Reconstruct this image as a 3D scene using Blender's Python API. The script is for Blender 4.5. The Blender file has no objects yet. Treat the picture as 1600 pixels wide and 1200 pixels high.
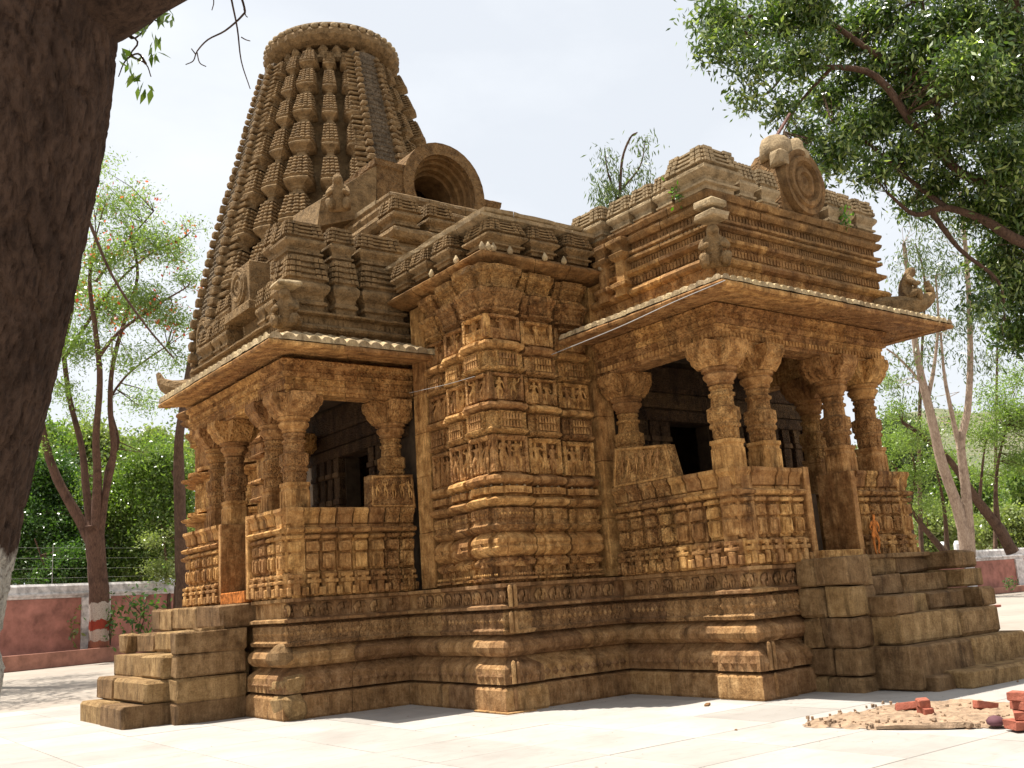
import bpy, math, random
import numpy as np
from mathutils import Vector
random.seed(7); rng = np.random.default_rng(7)
S = bpy.context.scene
R_ = math.radians

# ------------------------------------------------------------------ camera
FPX, YAW, PIT, ROL = 1548.0, R_(37.16), R_(12.1), R_(-3.86)
CAM = np.array([0, 0, 1.6])
cf = np.array([math.sin(YAW)*math.cos(PIT), math.cos(YAW)*math.cos(PIT), math.sin(PIT)])
cr = np.array([math.cos(YAW), -math.sin(YAW), 0.0]); cu = np.cross(cr, cf)
cr, cu = cr*math.cos(ROL)+cu*math.sin(ROL), -cr*math.sin(ROL)+cu*math.cos(ROL)
cam = bpy.data.cameras.new('camera'); co = bpy.data.objects.new('camera', cam)
S.collection.objects.link(co); S.camera = co
from mathutils import Matrix
co.matrix_world = Matrix(((cr[0], cu[0], -cf[0], CAM[0]), (cr[1], cu[1], -cf[1], CAM[1]), (cr[2], cu[2], -cf[2], CAM[2]), (0, 0, 0, 1)))
cam.sensor_width = 36; cam.lens = 36*FPX/1600; cam.clip_start = .1; cam.clip_end = 3000

# ------------------------------------------------------------------ light
SUN = np.array([-.21, .24, 1.0]); SUN /= np.linalg.norm(SUN)          # towards the sun
EL = math.asin(SUN[2]); AZ = math.atan2(SUN[0], SUN[1])
w = bpy.data.worlds.new('World'); S.world = w; w.use_nodes = True
nt = w.node_tree; nt.nodes.clear()
wo = nt.nodes.new('ShaderNodeOutputWorld'); bg = nt.nodes.new('ShaderNodeBackground')
sky = nt.nodes.new('ShaderNodeTexSky'); sky.sky_type = 'NISHITA'; sky.sun_disc = False
sky.sun_elevation = EL; sky.sun_rotation = AZ; sky.dust_density = 4.0; sky.air_density = 1.2
tc = nt.nodes.new('ShaderNodeTexCoord')
sep = nt.nodes.new('ShaderNodeSeparateXYZ'); nt.links.new(tc.outputs['Generated'], sep.inputs[0])
mp = nt.nodes.new('ShaderNodeMapping'); mp.inputs['Scale'].default_value = (1, 1, 2.2)
nt.links.new(tc.outputs['Generated'], mp.inputs[0])
nz_ = nt.nodes.new('ShaderNodeTexNoise'); nz_.inputs['Scale'].default_value = 2.3; nz_.inputs['Detail'].default_value = 7
nz_.inputs['Roughness'].default_value = .55
nt.links.new(mp.outputs[0], nz_.inputs['Vector'])
rp = nt.nodes.new('ShaderNodeMapRange'); rp.inputs[1].default_value = .36; rp.inputs[2].default_value = .66
rp.inputs[3].default_value = .78; rp.inputs[4].default_value = 1.0
nt.links.new(nz_.outputs[0], rp.inputs[0])
mx = nt.nodes.new('ShaderNodeMix'); mx.data_type = 'RGBA'
mx.inputs['B'].default_value = (9.4, 9.8, 10.3, 1)      # thin bright cloud and haze
nt.links.new(rp.outputs[0], mx.inputs[0]); nt.links.new(sky.outputs[0], mx.inputs['A'])
nt.links.new(mx.outputs['Result'], bg.inputs[0]); bg.inputs[1].default_value = .056
nt.links.new(bg.outputs[0], wo.inputs[0])
sl = bpy.data.lights.new('sun', 'SUN'); sl.energy = 5.0; sl.angle = R_(.53); sl.color = (1, .95, .86)
so = bpy.data.objects.new('sun', sl); S.collection.objects.link(so)
so.rotation_euler = Vector(SUN).to_track_quat('Z', 'Y').to_euler()
S.view_settings.view_transform = 'Standard'; S.view_settings.look = 'None'
S.view_settings.exposure = .92; S.view_settings.gamma = 1
S.view_settings.use_curve_mapping = False
S.cycles.max_bounces = 8; S.cycles.diffuse_bounces = 5; S.cycles.transparent_max_bounces = 6
S.cycles.use_denoising = True

# ------------------------------------------------------------------ helpers
COL = S.collection
def P(px, py, **k):
    d = (px-800)*cr-(py-600)*cu+FPX*cf
    a = {'x': 0, 'y': 1, 'z': 2}[list(k)[0]]; v = list(k.values())[0]
    return CAM+(v-CAM[a])/d[a]*d
def at(px, py, depth):
    d = ((px-800)*cr-(py-600)*cu)/FPX+cf
    return CAM+d*depth

def tag(o, label=None, cat=None, group=None, kind=None):
    if label: o['label'] = label
    if cat: o['category'] = cat
    if group: o['group'] = group
    if kind: o['kind'] = kind
    return o
def empty(name, loc=(0, 0, 0), parent=None):
    o = bpy.data.objects.new(name, None); COL.objects.link(o); o.location = loc; o.parent = parent
    o.empty_display_size = .2
    return o
def link(name, me, parent=None, loc=None, rot=None, scale=None):
    o = bpy.data.objects.new(name, me); COL.objects.link(o)
    if parent is not None: o.parent = parent
    if loc is not None: o.location = [float(c) for c in loc]
    if rot is not None: o.rotation_euler = rot
    if scale is not None: o.scale = scale
    return o

class MB:
    def __init__(s): s.v = []; s.f = []; s.n = 0
    def add(s, v, f):
        v = np.asarray(v, float).reshape(-1, 3); s.v.append(v)
        n = s.n; s.f.extend([tuple(i+n for i in q) for q in f]); s.n += len(v)
        return s
    def box(s, x0, x1, y0, y1, z0, z1):
        v = [(x, y, z) for z in (z0, z1) for x, y in ((x0, y0), (x1, y0), (x1, y1), (x0, y1))]
        return s.add(v, [(3, 2, 1, 0), (4, 5, 6, 7), (0, 1, 5, 4), (1, 2, 6, 5), (2, 3, 7, 6), (3, 0, 4, 7)])
    def arrays(s): return (np.vstack(s.v) if s.v else np.zeros((0, 3))), s.f
    def mesh(s, name, mat, smooth=False):
        v, f = s.arrays()
        me = bpy.data.meshes.new(name); me.from_pydata(v.tolist(), [], f)
        if mat: me.materials.append(mat)
        if smooth: me.shade_smooth()
        me.update(); return me
    def build(s, name, mat, parent=None, smooth=False, **k):
        return link(name, s.mesh(name, mat, smooth), parent, **k)

def wear(p, amp, sc=1.0):
    p = np.asarray(p)
    x, y, z = p[..., 0]*sc, p[..., 1]*sc, p[..., 2]*sc
    return amp*(.5*np.sin(3.1*x+1.7*y+4.3*z)+.35*np.sin(7.7*x-6.1*y+9.3*z+1)+.3*np.sin(17*x+15*y-19*z+2)+.25*np.sin(31*x-37*y+29*z)+.2*np.sin(61*x+53*y+47*z))
def jit(v, a): return v+rng.uniform(-a, a, np.shape(v))

def chamfer_box(x0, x1, y0, y1, z0, z1, c=.015, j=.006):
    """chamfered block, 24 vertices, 44 triangles"""
    V = []; idx = {}
    X, Y, Z = (x0, x1), (y0, y1), (z0, z1)
    for i in (0, 1):
        for k in (0, 1):
            for l in (0, 1):
                b = np.array([X[i], Y[k], Z[l]]); s = np.array([1-2*i, 1-2*k, 1-2*l])
                cc = c*rng.uniform(.5, 1.6)
                for a in range(3):
                    q = b.copy()
                    for m in range(3):
                        if m != a: q[m] += s[m]*cc
                    idx[(i, k, l, a)] = len(V); V.append(q)
    V = np.array(V); V = jit(V, j)
    F = []
    I = idx
    for a in range(3):                       # six main faces
        for s in (0, 1):
            o = [m for m in range(3) if m != a]
            ring = []
            for (p, q) in ((0, 0), (1, 0), (1, 1), (0, 1)):
                t = [0, 0, 0]; t[a] = s; t[o[0]] = p; t[o[1]] = q; ring.append(I[(t[0], t[1], t[2], a)])
            F.append(tuple(ring if (s == 1) != (a == 1) else ring[::-1]))
    for e in range(3):                       # edges along axis e
        o = [m for m in range(3) if m != e]
        for p in (0, 1):
            for q in (0, 1):
                t0 = [0, 0, 0]; t0[o[0]] = p; t0[o[1]] = q; t1 = t0.copy(); t1[e] = 1
                F.append((I[(*t0, o[0])], I[(*t1, o[0])], I[(*t1, o[1])], I[(*t0, o[1])]))
    for i in (0, 1):
        for k in (0, 1):
            for l in (0, 1): F.append((I[(i, k, l, 0)], I[(i, k, l, 1)], I[(i, k, l, 2)]))
    return V, F
def cbox(mb, *a, **k): return mb.add(*chamfer_box(*a, **k))

def rect_ring(x0, x1, y0, y1, step):
    pts = []
    def seg(a, b):
        n = max(1, int(round(math.dist(a, b)/step)))
        for i in range(n): pts.append((a[0]+(b[0]-a[0])*i/n, a[1]+(b[1]-a[1])*i/n))
    seg((x0, y0), (x1, y0)); seg((x1, y0), (x1, y1)); seg((x1, y1), (x0, y1)); seg((x0, y1), (x0, y0))
    return np.array(pts)
def stack(mb, rect, mult, prof, step=.16, amp=.003):
    """axis-aligned pile of mouldings: prof = [(outset, z)...]; mult = outset factor per side (x0,x1,y0,y1)"""
    x0, x1, y0, y1 = rect
    base = rect_ring(x0, x1, y0, y1, step); n = len(base); V = []
    u = (base[:, 0]-x0)/(x1-x0); v = (base[:, 1]-y0)/(y1-y0)
    for o, z in prof:
        a0, a1, b0, b1 = x0-o*mult[0], x1+o*mult[1], y0-o*mult[2], y1+o*mult[3]
        q = np.stack([a0+(a1-a0)*u, b0+(b1-b0)*v, np.full(n, z)], 1)
        w_ = wear(q, amp); cx, cy = (a0+a1)/2, (b0+b1)/2
        q[:, 0] += w_*np.sign(q[:, 0]-cx); q[:, 1] += w_*np.sign(q[:, 1]-cy); q[:, 2] += w_*.4
        V.append(q)
    V = np.vstack(V); F = []
    for k in range(len(prof)-1):
        for i in range(n):
            j = (i+1) % n; F.append((k*n+i, k*n+j, (k+1)*n+j, (k+1)*n+i))
    F.append(tuple(range(n-1, -1, -1))); m = (len(prof)-1)*n; F.append(tuple(m+i for i in range(n)))
    return mb.add(V, F)

def sweep(name, path, prof, mat, parent, maxlen=1.2, depth=.12, gap=.005, amp=.004, step=.14, rnd=.005, ends=(1, 1), one=False):
    """stones of one moulding course along an outline; outward is the right-hand side. prof: (outset, z) from bottom to top"""
    path = [np.array(p, float) for p in path]; n = len(path); out = []
    nor = []
    for i in range(n-1):
        d = path[i+1]-path[i]; d /= np.linalg.norm(d); nor.append(np.array([d[1], -d[0]]))
    mit = [nor[0]]
    for i in range(1, n-1):
        a, b = nor[i-1], nor[i]; mit.append((a+b)/(1+a@b))
    mit.append(nor[-1])
    zs = [p[1] for p in prof]
    full = list(prof)+[(-depth, zs[-1]), (-depth, zs[0])]
    total = MB()
    for i in range(n-1):
        L = np.linalg.norm(path[i+1]-path[i]); k = max(1, int(math.ceil(L/maxlen)))
        cuts = [0]+sorted((j+rng.uniform(-.18, .18))/k for j in range(1, k))+[1]
        for c in range(k):
            t0, t1 = cuts[c], cuts[c+1]; g = gap/L
            ts = np.linspace(t0+(g if c else 0), t1-(g if c < k-1 else 0), max(2, int(round((t1-t0)*L/step))+1))
            off = rng.uniform(-rnd, rnd); V = []
            for t in ts:
                for (o, z) in full:
                    oo = o+(off if o > -depth+1e-6 else 0)
                    A = path[i]+mit[i]*oo; B = path[i+1]+mit[i+1]*oo
                    q = A+(B-A)*t; V.append((q[0], q[1], z))
            V = np.array(V).reshape(len(ts), len(full), 3)
            nf = len(prof); wv = wear(V[:, :nf], amp)
            V[:, :nf, 0] += wv*nor[i][0]; V[:, :nf, 1] += wv*nor[i][1]; V[:, 1:nf-1, 2] += wv[:, 1:-1]*.5
            m = len(full); F = []
            for a in range(len(ts)-1):
                for b in range(m):
                    b2 = (b+1) % m; F.append((a*m+b, (a+1)*m+b, (a+1)*m+b2, a*m+b2))
            F.append(tuple(range(m))); e = (len(ts)-1)*m; F.append(tuple(e+b for b in range(m-1, -1, -1)))
            F = [f[::-1] for f in F]
            if one: total.add(V, F)
            else:
                mb = MB(); mb.add(V, F); out.append(mb.build(name, mat, parent))
    if one: out.append(total.build(name, mat, parent))
    return out

def along(path, o, z, spacing, margin=.06):
    """frames (pos, angle) evenly along an outline at outset o; local x = along, local -y = outward"""
    res = []; path = [np.array(p, float) for p in path]
    for i in range(len(path)-1):
        d = path[i+1]-path[i]; L = np.linalg.norm(d)
        if L < .3: continue
        d /= L; nr = np.array([d[1], -d[0]]); k = max(1, int((L-2*margin)/spacing)); s = (L-2*margin)/k
        for j in range(k):
            q = path[i]+d*(margin+(j+.5)*s)+nr*o
            res.append((np.array([q[0], q[1], z]), math.atan2(d[1], d[0]), s))
    return res
def xform(v, pos, ang, sc=(1, 1, 1)):
    v = np.asarray(v)*np.asarray(sc); c, s = math.cos(ang), math.sin(ang)
    return np.stack([v[:, 0]*c-v[:, 1]*s, v[:, 0]*s+v[:, 1]*c, v[:, 2]], 1)+np.asarray(pos)

def lathe(mb, prof, n=16, cx=0, cy=0, sq=None, rot=0, crenel=0, amp=.003):
    """turned pile; prof = [(radius, z, squareness 0..1)]"""
    V = []
    for p in prof:
        r, z = p[0], p[1]; q = p[2] if len(p) > 2 else 0
        for i in range(n):
            a = rot+2*math.pi*(i+.5)/n
            rs = r/max(abs(math.cos(a-rot)), abs(math.sin(a-rot)))
            rr = r*(1-q)+rs*q
            if crenel and i % 2: rr *= (1-crenel)
            V.append((cx+rr*math.cos(a), cy+rr*math.sin(a), z))
    V = np.array(V); wv = wear(V, amp); V[:, 0] += wv; V[:, 1] -= wv
    F = []
    for k in range(len(prof)-1):
        for i in range(n):
            j = (i+1) % n; F.append((k*n+i, k*n+j, (k+1)*n+j, (k+1)*n+i))
    F.append(tuple(range(n-1, -1, -1))); m = (len(prof)-1)*n; F.append(tuple(m+i for i in range(n)))
    return mb.add(V, F)

def tube(mb, pts, rad, n=8, bump=.0):
    pts = np.array(pts, float); V = []; m = len(pts)
    up = np.array([.3, .2, 1.0])
    for i in range(m):
        d = pts[min(i+1, m-1)]-pts[max(i-1, 0)]; d /= (np.linalg.norm(d)+1e-9)
        a = np.cross(d, up if abs(d@up) < .98*np.linalg.norm(up) else np.array([1., 0, 0])); a /= np.linalg.norm(a); b = np.cross(d, a)
        for k in range(n):
            t = 2*math.pi*k/n; r = rad[i]*(1+bump*(math.sin(3*t+i*.7)*.5+rng.uniform(-.5, .5)))
            V.append(pts[i]+r*(math.cos(t)*a+math.sin(t)*b))
    F = []
    for i in range(m-1):
        for k in range(n):
            j = (k+1) % n; F.append((i*n+k, i*n+j, (i+1)*n+j, (i+1)*n+k))
    F.append(tuple(range(n))); F.append(tuple((m-1)*n+k for k in range(n-1, -1, -1)))
    return mb.add(V, F)
def smooth_pts(pts, k=4):
    """Catmull-Rom through the points; returns positions and parameter 0..1"""
    pts = [np.array(p, float) for p in pts]; q = [2*pts[0]-pts[1]]+pts+[2*pts[-1]-pts[-2]]; out = []
    for i in range(1, len(q)-2):
        for j in range(k):
            t = j/k; a, b, c, d = q[i-1], q[i], q[i+1], q[i+2]
            out.append(.5*((2*b)+(-a+c)*t+(2*a-5*b+4*c-d)*t*t+(-a+3*b-3*c+d)*t**3))
    out.append(pts[-1]); return np.array(out)

def leaf_quads(n, spread, size, droop=.2, aspect=.4, center=(0, 0, 0), up=.3):
    """n single leaves around a centre; returns (4n,3) verts"""
    c = rng.normal(0, 1, (n, 3))*np.array(spread)+np.array(center)
    d = rng.normal(0, 1, (n, 3)); d[:, 2] += up-droop*2; d /= np.linalg.norm(d, axis=1)[:, None]
    s = rng.normal(0, 1, (n, 3)); s = np.cross(d, s); s /= np.linalg.norm(s, axis=1)[:, None]
    L = size*rng.uniform(.6, 1.3, (n, 1))
    nn = np.cross(d, s)
    b = c; tip = c+d*L; m1 = c+d*L*.45+s*L*aspect*.5+nn*L*.06; m2 = c+d*L*.45-s*L*aspect*.5+nn*L*.06
    return np.stack([b, m1, tip, m2], 1).reshape(-1, 3)
def quads_obj(name, V, mat, parent=None, loc=None):
    n = len(V)//4; me = bpy.data.meshes.new(name)
    me.vertices.add(len(V)); me.vertices.foreach_set('co', np.asarray(V, np.float32).ravel())
    me.loops.add(4*n); me.loops.foreach_set('vertex_index', np.arange(4*n, dtype=np.int32))
    me.polygons.add(n); me.polygons.foreach_set('loop_start', np.arange(0, 4*n, 4, dtype=np.int32)); me.polygons.foreach_set('loop_total', np.full(n, 4, np.int32))
    me.materials.append(mat); me.update(calc_edges=True); me.validate()
    return link(name, me, parent, loc)
def skin_mesh(name, verts, edges, radii, sub=1, mat=None):
    me = bpy.data.meshes.new(name); me.from_pydata([tuple(v) for v in verts], edges, [])
    ob = bpy.data.objects.new(name, me); COL.objects.link(ob)
    md = ob.modifiers.new('s', 'SKIN'); md.use_smooth_shade = True
    for i, r in enumerate(radii):
        sv = me.skin_vertices[0].data[i]; rr = r if isinstance(r, tuple) else (r, r); sv.radius = rr
    me.skin_vertices[0].data[0].use_root = True
    m2 = ob.modifiers.new('u', 'SUBSURF'); m2.levels = sub
    dg = bpy.context.evaluated_depsgraph_get(); ev = ob.evaluated_get(dg)
    new = bpy.data.meshes.new_from_object(ev); new.name = name
    bpy.data.objects.remove(ob)
    new.materials.clear()
    if mat: new.materials.append(mat)
    new.shade_smooth()
    return new

# ------------------------------------------------------------------ materials
def newmat(name):
    m = bpy.data.materials.new(name); m.use_nodes = True; t = m.node_tree; t.nodes.clear()
    o = t.nodes.new('ShaderNodeOutputMaterial'); b = t.nodes.new('ShaderNodeBsdfPrincipled')
    t.links.new(b.outputs[0], o.inputs[0]); return m, t, b
def N(t, ty, **k):
    n = t.nodes.new('ShaderNode'+ty)
    for a, v in k.items():
        if a in n.inputs: n.inputs[a].default_value = v
        else: setattr(n, a, v)
    return n
def ramp(t, src, stops):
    r = t.nodes.new('ShaderNodeValToRGB'); e = r.color_ramp.elements
    while len(e) < len(stops): e.new(.5)
    for i, (p, c) in enumerate(stops): e[i].position = p; e[i].color = (*c, 1) if len(c) == 3 else c
    t.links.new(src, r.inputs[0]); return r.outputs[0]
def mixc(t, fac, a, b, mode='MIX'):
    m = t.nodes.new('ShaderNodeMix'); m.data_type = 'RGBA'; m.blend_type = mode
    for s, v in (('A', a), ('B', b)):
        if isinstance(v, tuple): m.inputs[s].default_value = (*v, 1)
        else: t.links.new(v, m.inputs[s])
    if isinstance(fac, (int, float)): m.inputs[0].default_value = fac
    else: t.links.new(fac, m.inputs[0])
    return m.outputs['Result']
def mrange(t, src, a, b, c, d):
    m = N(t, 'MapRange'); m.inputs[1].default_value = a; m.inputs[2].default_value = b; m.inputs[3].default_value = c; m.inputs[4].default_value = d
    t.links.new(src, m.inputs[0]); return m.outputs[0]
def noise(t, vec, scale, detail=5, rough=.6, dist=0):
    n = N(t, 'TexNoise', Scale=scale, Detail=detail, Roughness=rough, Distortion=dist); t.links.new(vec, n.inputs['Vector']); return n.outputs[0]
def mapping(t, vec, sc):
    m = N(t, 'Mapping'); m.inputs['Scale'].default_value = sc; t.links.new(vec, m.inputs[0]); return m.outputs[0]
def math_(t, op, a, b=0):
    m = N(t, 'Math', operation=op)
    for i, v in ((0, a), (1, b)):
        if isinstance(v, (int, float)): m.inputs[i].default_value = v
        else: t.links.new(v, m.inputs[i])
    return m.outputs[0]

def stone_mat(name, light, mid, dark, grey, carve=.5, cscale=14, rough_amp=.5, weather=(5.9, 7.6), grain=0.0):
    m, t, b = newmat(name)
    g = N(t, 'NewGeometry'); pos = g.outputs['Position']; oi = N(t, 'ObjectInfo')
    n1 = noise(t, pos, .9, 4, .6); n2 = noise(t, pos, 5.5, 6, .65)
    streak = noise(t, mapping(t, pos, (2.6, 2.6, .55)), 1.6, 6, .68, .3)
    fine = noise(t, pos, 38, 5, .75)
    drip = noise(t, mapping(t, pos, (17, 17, 2.2)), 1.5, 5, .7, .2)
    c = ramp(t, n2, [(.30, dark), (.47, mid), (.70, light)])
    c = mixc(t, mrange(t, n1, .35, .65, 0, .55), c, mid)
    c = mixc(t, mrange(t, streak, .50, .72, 0, .8), c, tuple(x*.22 for x in dark))
    c = mixc(t, mrange(t, streak, .30, .42, .55, 0), c, tuple(min(1, x*1.12) for x in light))
    c = mixc(t, mrange(t, drip, .55, .72, 0, .42), c, tuple(min(1, x*1.25) for x in light))
    c = mixc(t, mrange(t, drip, .42, .32, 0, .4), c, dark)
    # each block has its own tone
    hs = N(t, 'HueSaturation'); t.links.new(c, hs.inputs['Color'])
    t.links.new(mrange(t, oi.outputs['Random'], 0, 1, .72, 1.28), hs.inputs['Value'])
    t.links.new(mrange(t, oi.outputs['Random'], 0, 1, .495, .505), hs.inputs['Hue'])
    c = hs.outputs[0]
    # grey lichen crust on the high stones
    sp = N(t, 'SeparateXYZ'); t.links.new(pos, sp.inputs[0])
    zz = math_(t, 'ADD', sp.outputs[2], mrange(t, n1, .3, .7, -.9, .9))
    wf = mrange(t, zz, weather[0], weather[1], .0, .86)
    gr = ramp(t, n2, [(.3, tuple(x*.45 for x in grey)), (.5, grey), (.75, tuple(min(1, x*1.5) for x in grey))])
    c = mixc(t, wf, c, gr)
    c = mixc(t, mrange(t, fine, .45, .70, .0, .5), c, tuple(x*.35 for x in dark))
    t.links.new(c, b.inputs['Base Color']); b.inputs['Roughness'].default_value = .9
    b.inputs['Specular IOR Level'].default_value = .2
    # relief: pitted surface, shallow carving
    vo = N(t, 'TexVoronoi', Scale=cscale, feature='F1'); wv = N(t, 'VectorMath', operation='ADD')
    dn = N(t, 'TexNoise', Scale=6.0, Detail=3.0); t.links.new(pos, dn.inputs['Vector'])
    sc = N(t, 'VectorMath', operation='SCALE'); sc.inputs['Scale'].default_value = .12; t.links.new(dn.outputs['Color'], sc.inputs[0])
    t.links.new(pos, wv.inputs[0]); t.links.new(sc.outputs[0], wv.inputs[1]); t.links.new(wv.outputs[0], vo.inputs['Vector'])
    vo2 = N(t, 'TexVoronoi', Scale=cscale*2.3, feature='F1'); t.links.new(wv.outputs[0], vo2.inputs['Vector'])
    cv = math_(t, 'ADD', math_(t, 'MULTIPLY', mrange(t, vo.outputs['Distance'], .15, .55, 1, 0), carve), math_(t, 'MULTIPLY', mrange(t, vo2.outputs['Distance'], .1, .5, 1, 0), carve*.45))
    hgt = math_(t, 'ADD', cv, math_(t, 'ADD', math_(t, 'MULTIPLY', n2, rough_amp), math_(t, 'MULTIPLY', fine, .35+grain)))
    bp = N(t, 'Bump', Strength=1.0, Distance=.038); t.links.new(hgt, bp.inputs['Height']); t.links.new(bp.outputs[0], b.inputs['Normal'])
    return m
LIGHT, MID, DARK, GREY = (.80, .465, .18), (.40, .20, .066), (.155, .060, .017), (.170, .102, .044)
M_PLAIN = stone_mat('plain_sandstone', LIGHT, MID, DARK, GREY, carve=.3, cscale=9, rough_amp=.9, grain=.3)
M_CARVED = stone_mat('carved_sandstone', LIGHT, MID, DARK, GREY, carve=.75, cscale=15)
M_FINE = stone_mat('finely_carved_sandstone', LIGHT, MID, DARK, GREY, carve=.9, cscale=26)
M_PLINTH = stone_mat('plinth_sandstone', (.55, .335, .16), (.30, .16, .064), (.11, .050, .019), GREY, carve=.12, rough_amp=.9, grain=.2)
M_PLC = stone_mat('carved_plinth_sandstone', (.50, .30, .14), (.30, .165, .068), (.13, .06, .024), GREY, carve=.7, cscale=20)
M_STEP = stone_mat('pitted_step_stone', (.54, .35, .17), (.31, .185, .080), (.14, .072, .028), GREY, carve=.1, rough_amp=.7, grain=1.0)
M_TOWER = stone_mat('weathered_tower_stone', (.46, .30, .15), (.26, .155, .068), (.075, .040, .017), (.225, .145, .068), carve=.35, cscale=18, weather=(2, 3))
M_PALE = stone_mat('pale_slab_stone', (.62, .48, .30), (.42, .31, .17), (.20, .135, .065), (.32, .235, .135), carve=.15)

def simple(name, col, rough=.8, var=.15, scale=6, bump=.3, bscale=30, spec=.3):
    m, t, b = newmat(name); g = N(t, 'NewGeometry'); pos = g.outputs['Position']
    n = noise(t, pos, scale, 5, .6); f = noise(t, pos, bscale, 4, .65)
    c = ramp(t, n, [(.3, tuple(x*(1-var*1.6) for x in col)), (.55, col), (.75, tuple(min(1, x*(1+var)) for x in col))])
    t.links.new(c, b.inputs['Base Color']); b.inputs['Roughness'].default_value = rough; b.inputs['Specular IOR Level'].default_value = spec
    bp = N(t, 'Bump', Strength=bump, Distance=.02); t.links.new(f, bp.inputs['Height']); t.links.new(bp.outputs[0], b.inputs['Normal'])
    return m
def leaf_mat(name, c1, c2, trans=.45, c3=None):
    m, t, b = newmat(name); g = N(t, 'NewGeometry'); r = g.outputs['Random Per Island']
    st = [(0, c1), (1, c2)] if c3 is None else [(0, c1), (.72, c2), (1, c3)]
    c = ramp(t, r, st)
    t.links.new(c, b.inputs['Base Color']); b.inputs['Roughness'].default_value = .30; b.inputs['Specular IOR Level'].default_value = .7
    tr = N(t, 'BsdfTranslucent'); c2_ = mixc(t, 1.0, c, (1.3, 1.5, .5), 'MULTIPLY'); t.links.new(c2_, tr.inputs[0])
    ms = N(t, 'MixShader'); ms.inputs[0].default_value = trans
    t.links.new(b.outputs[0], ms.inputs[1]); t.links.new(tr.outputs[0], ms.inputs[2])
    t.links.new(ms.outputs[0], t.nodes['Material Output'].inputs[0]); return m
M_GLOOM = simple('shade_dark_inner_stone', (.07, .045, .025), .9, .3)  # interior shade painted into the colour of hall walls, ceilings and bench
M_BRICK = simple('red_brick', (.34, .105, .065), .9, .25, 14, .6, 60)
M_SAND = simple('sandy_rubble', (.33, .225, .145), .95, .3, 9, .9, 40)
M_PINK = simple('pink_red_limewash', (.40, .175, .135), .9, .3, 1.6, .3, 12)
M_WHITEWASH = simple('stained_whitewash', (.62, .58, .56), .9, .35, 3.0, .3, 20)
M_KERB = simple('red_planter_kerb', (.36, .17, .12), .9, .25, 2, .3, 12)
M_METAL = simple('grey_wire', (.35, .34, .32), .5, .1)
M_RUST = simple('rusty_iron', (.12, .045, .03), .7, .3)
M_ORANGE = simple('orange_paint', (.50, .17, .04), .95, .5, 14, .6, 40, .1)
M_SOIL = simple('dry_soil', (.30, .21, .14), .95, .3, 3, .8, 20)

# ------------------------------------------------------------------ ground
def marble():
    m, t, b = newmat('pale_marble_paving'); g = N(t, 'NewGeometry'); pos = g.outputs['Position']
    n = noise(t, pos, .7, 6, .6, .5); n2 = noise(t, mapping(t, pos, (1, 3, 1)), 2.2, 6, .65, .8)
    c = ramp(t, n, [(.3, (.285, .26, .232)), (.5, (.335, .308, .278)), (.7, (.375, .348, .315))])
    c = mixc(t, mrange(t, n2, .52, .7, 0, .35), c, (.235, .20, .17))
    n3 = noise(t, pos, 5.5, 7, .72); c = mixc(t, mrange(t, n3, .58, .74, 0, .55), c, (.20, .165, .13))
    oi = N(t, 'ObjectInfo'); hs = N(t, 'HueSaturation'); t.links.new(c, hs.inputs['Color'])
    t.links.new(mrange(t, oi.outputs['Random'], 0, 1, .86, 1.10), hs.inputs['Value'])
    t.links.new(hs.outputs[0], b.inputs['Base Color']); b.inputs['Roughness'].default_value = .75
    f = noise(t, pos, 14, 5, .6); bp = N(t, 'Bump', Strength=.35, Distance=.01); t.links.new(f, bp.inputs['Height']); t.links.new(bp.outputs[0], b.inputs['Normal'])
    return m
M_MARBLE = marble()
def earth():
    m, t, b = newmat('courtyard_earth'); g = N(t, 'NewGeometry'); pos = g.outputs['Position']
    n = noise(t, pos, .16, 6, .6, .5); n2 = noise(t, pos, 1.6, 6, .65)
    c = ramp(t, n, [(.35, (.27, .225, .185)), (.6, (.32, .275, .23))])
    c = mixc(t, mrange(t, n2, .5, .7, 0, .5), c, (.20, .155, .12))
    t.links.new(c, b.inputs['Base Color']); b.inputs['Roughness'].default_value = .9
    return m
mb = MB(); n = 60; xs = np.concatenate([np.linspace(-700, -60, 8), np.linspace(-50, 100, 50), np.linspace(120, 700, 8)])
V = [(x, y, 0.0) for y in xs for x in xs]; k = len(xs)
mb.add(V, [(j*k+i, j*k+i+1, (j+1)*k+i+1, (j+1)*k+i) for j in range(k-1) for i in range(k-1)])
ground = mb.build('ground', earth()); tag(ground, kind='structure', label='pale dusty courtyard ground around the temple')
# marble slabs in front of the temple
slab_count = 0
for i in range(13):
    for j in range(17):
        x0, y0 = .6+i*1.25, 1.6+j*1.25
        cx, cy = x0+.6, y0+.6
        if 8.9 < cx < 20 and cy > 12.3: continue
        if cx > 6.8 and cy > 15: continue
        px = (np.array([cx, cy, 0])-CAM); d = px@cf
        if d < 6: continue
        sx = 800+FPX*(px@cr)/d; sy = 600-FPX*(px@cu)/d
        if not (-160 < sx < 1760 and sy < 1290): continue
        mb = MB(); cbox(mb, x0, x0+1.236, y0, y0+1.236, -.03, .006+rng.uniform(-.0015, .0015), c=.003, j=.001)
        mb.build('paving_slab', M_MARBLE, ground); slab_count += 1

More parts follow.
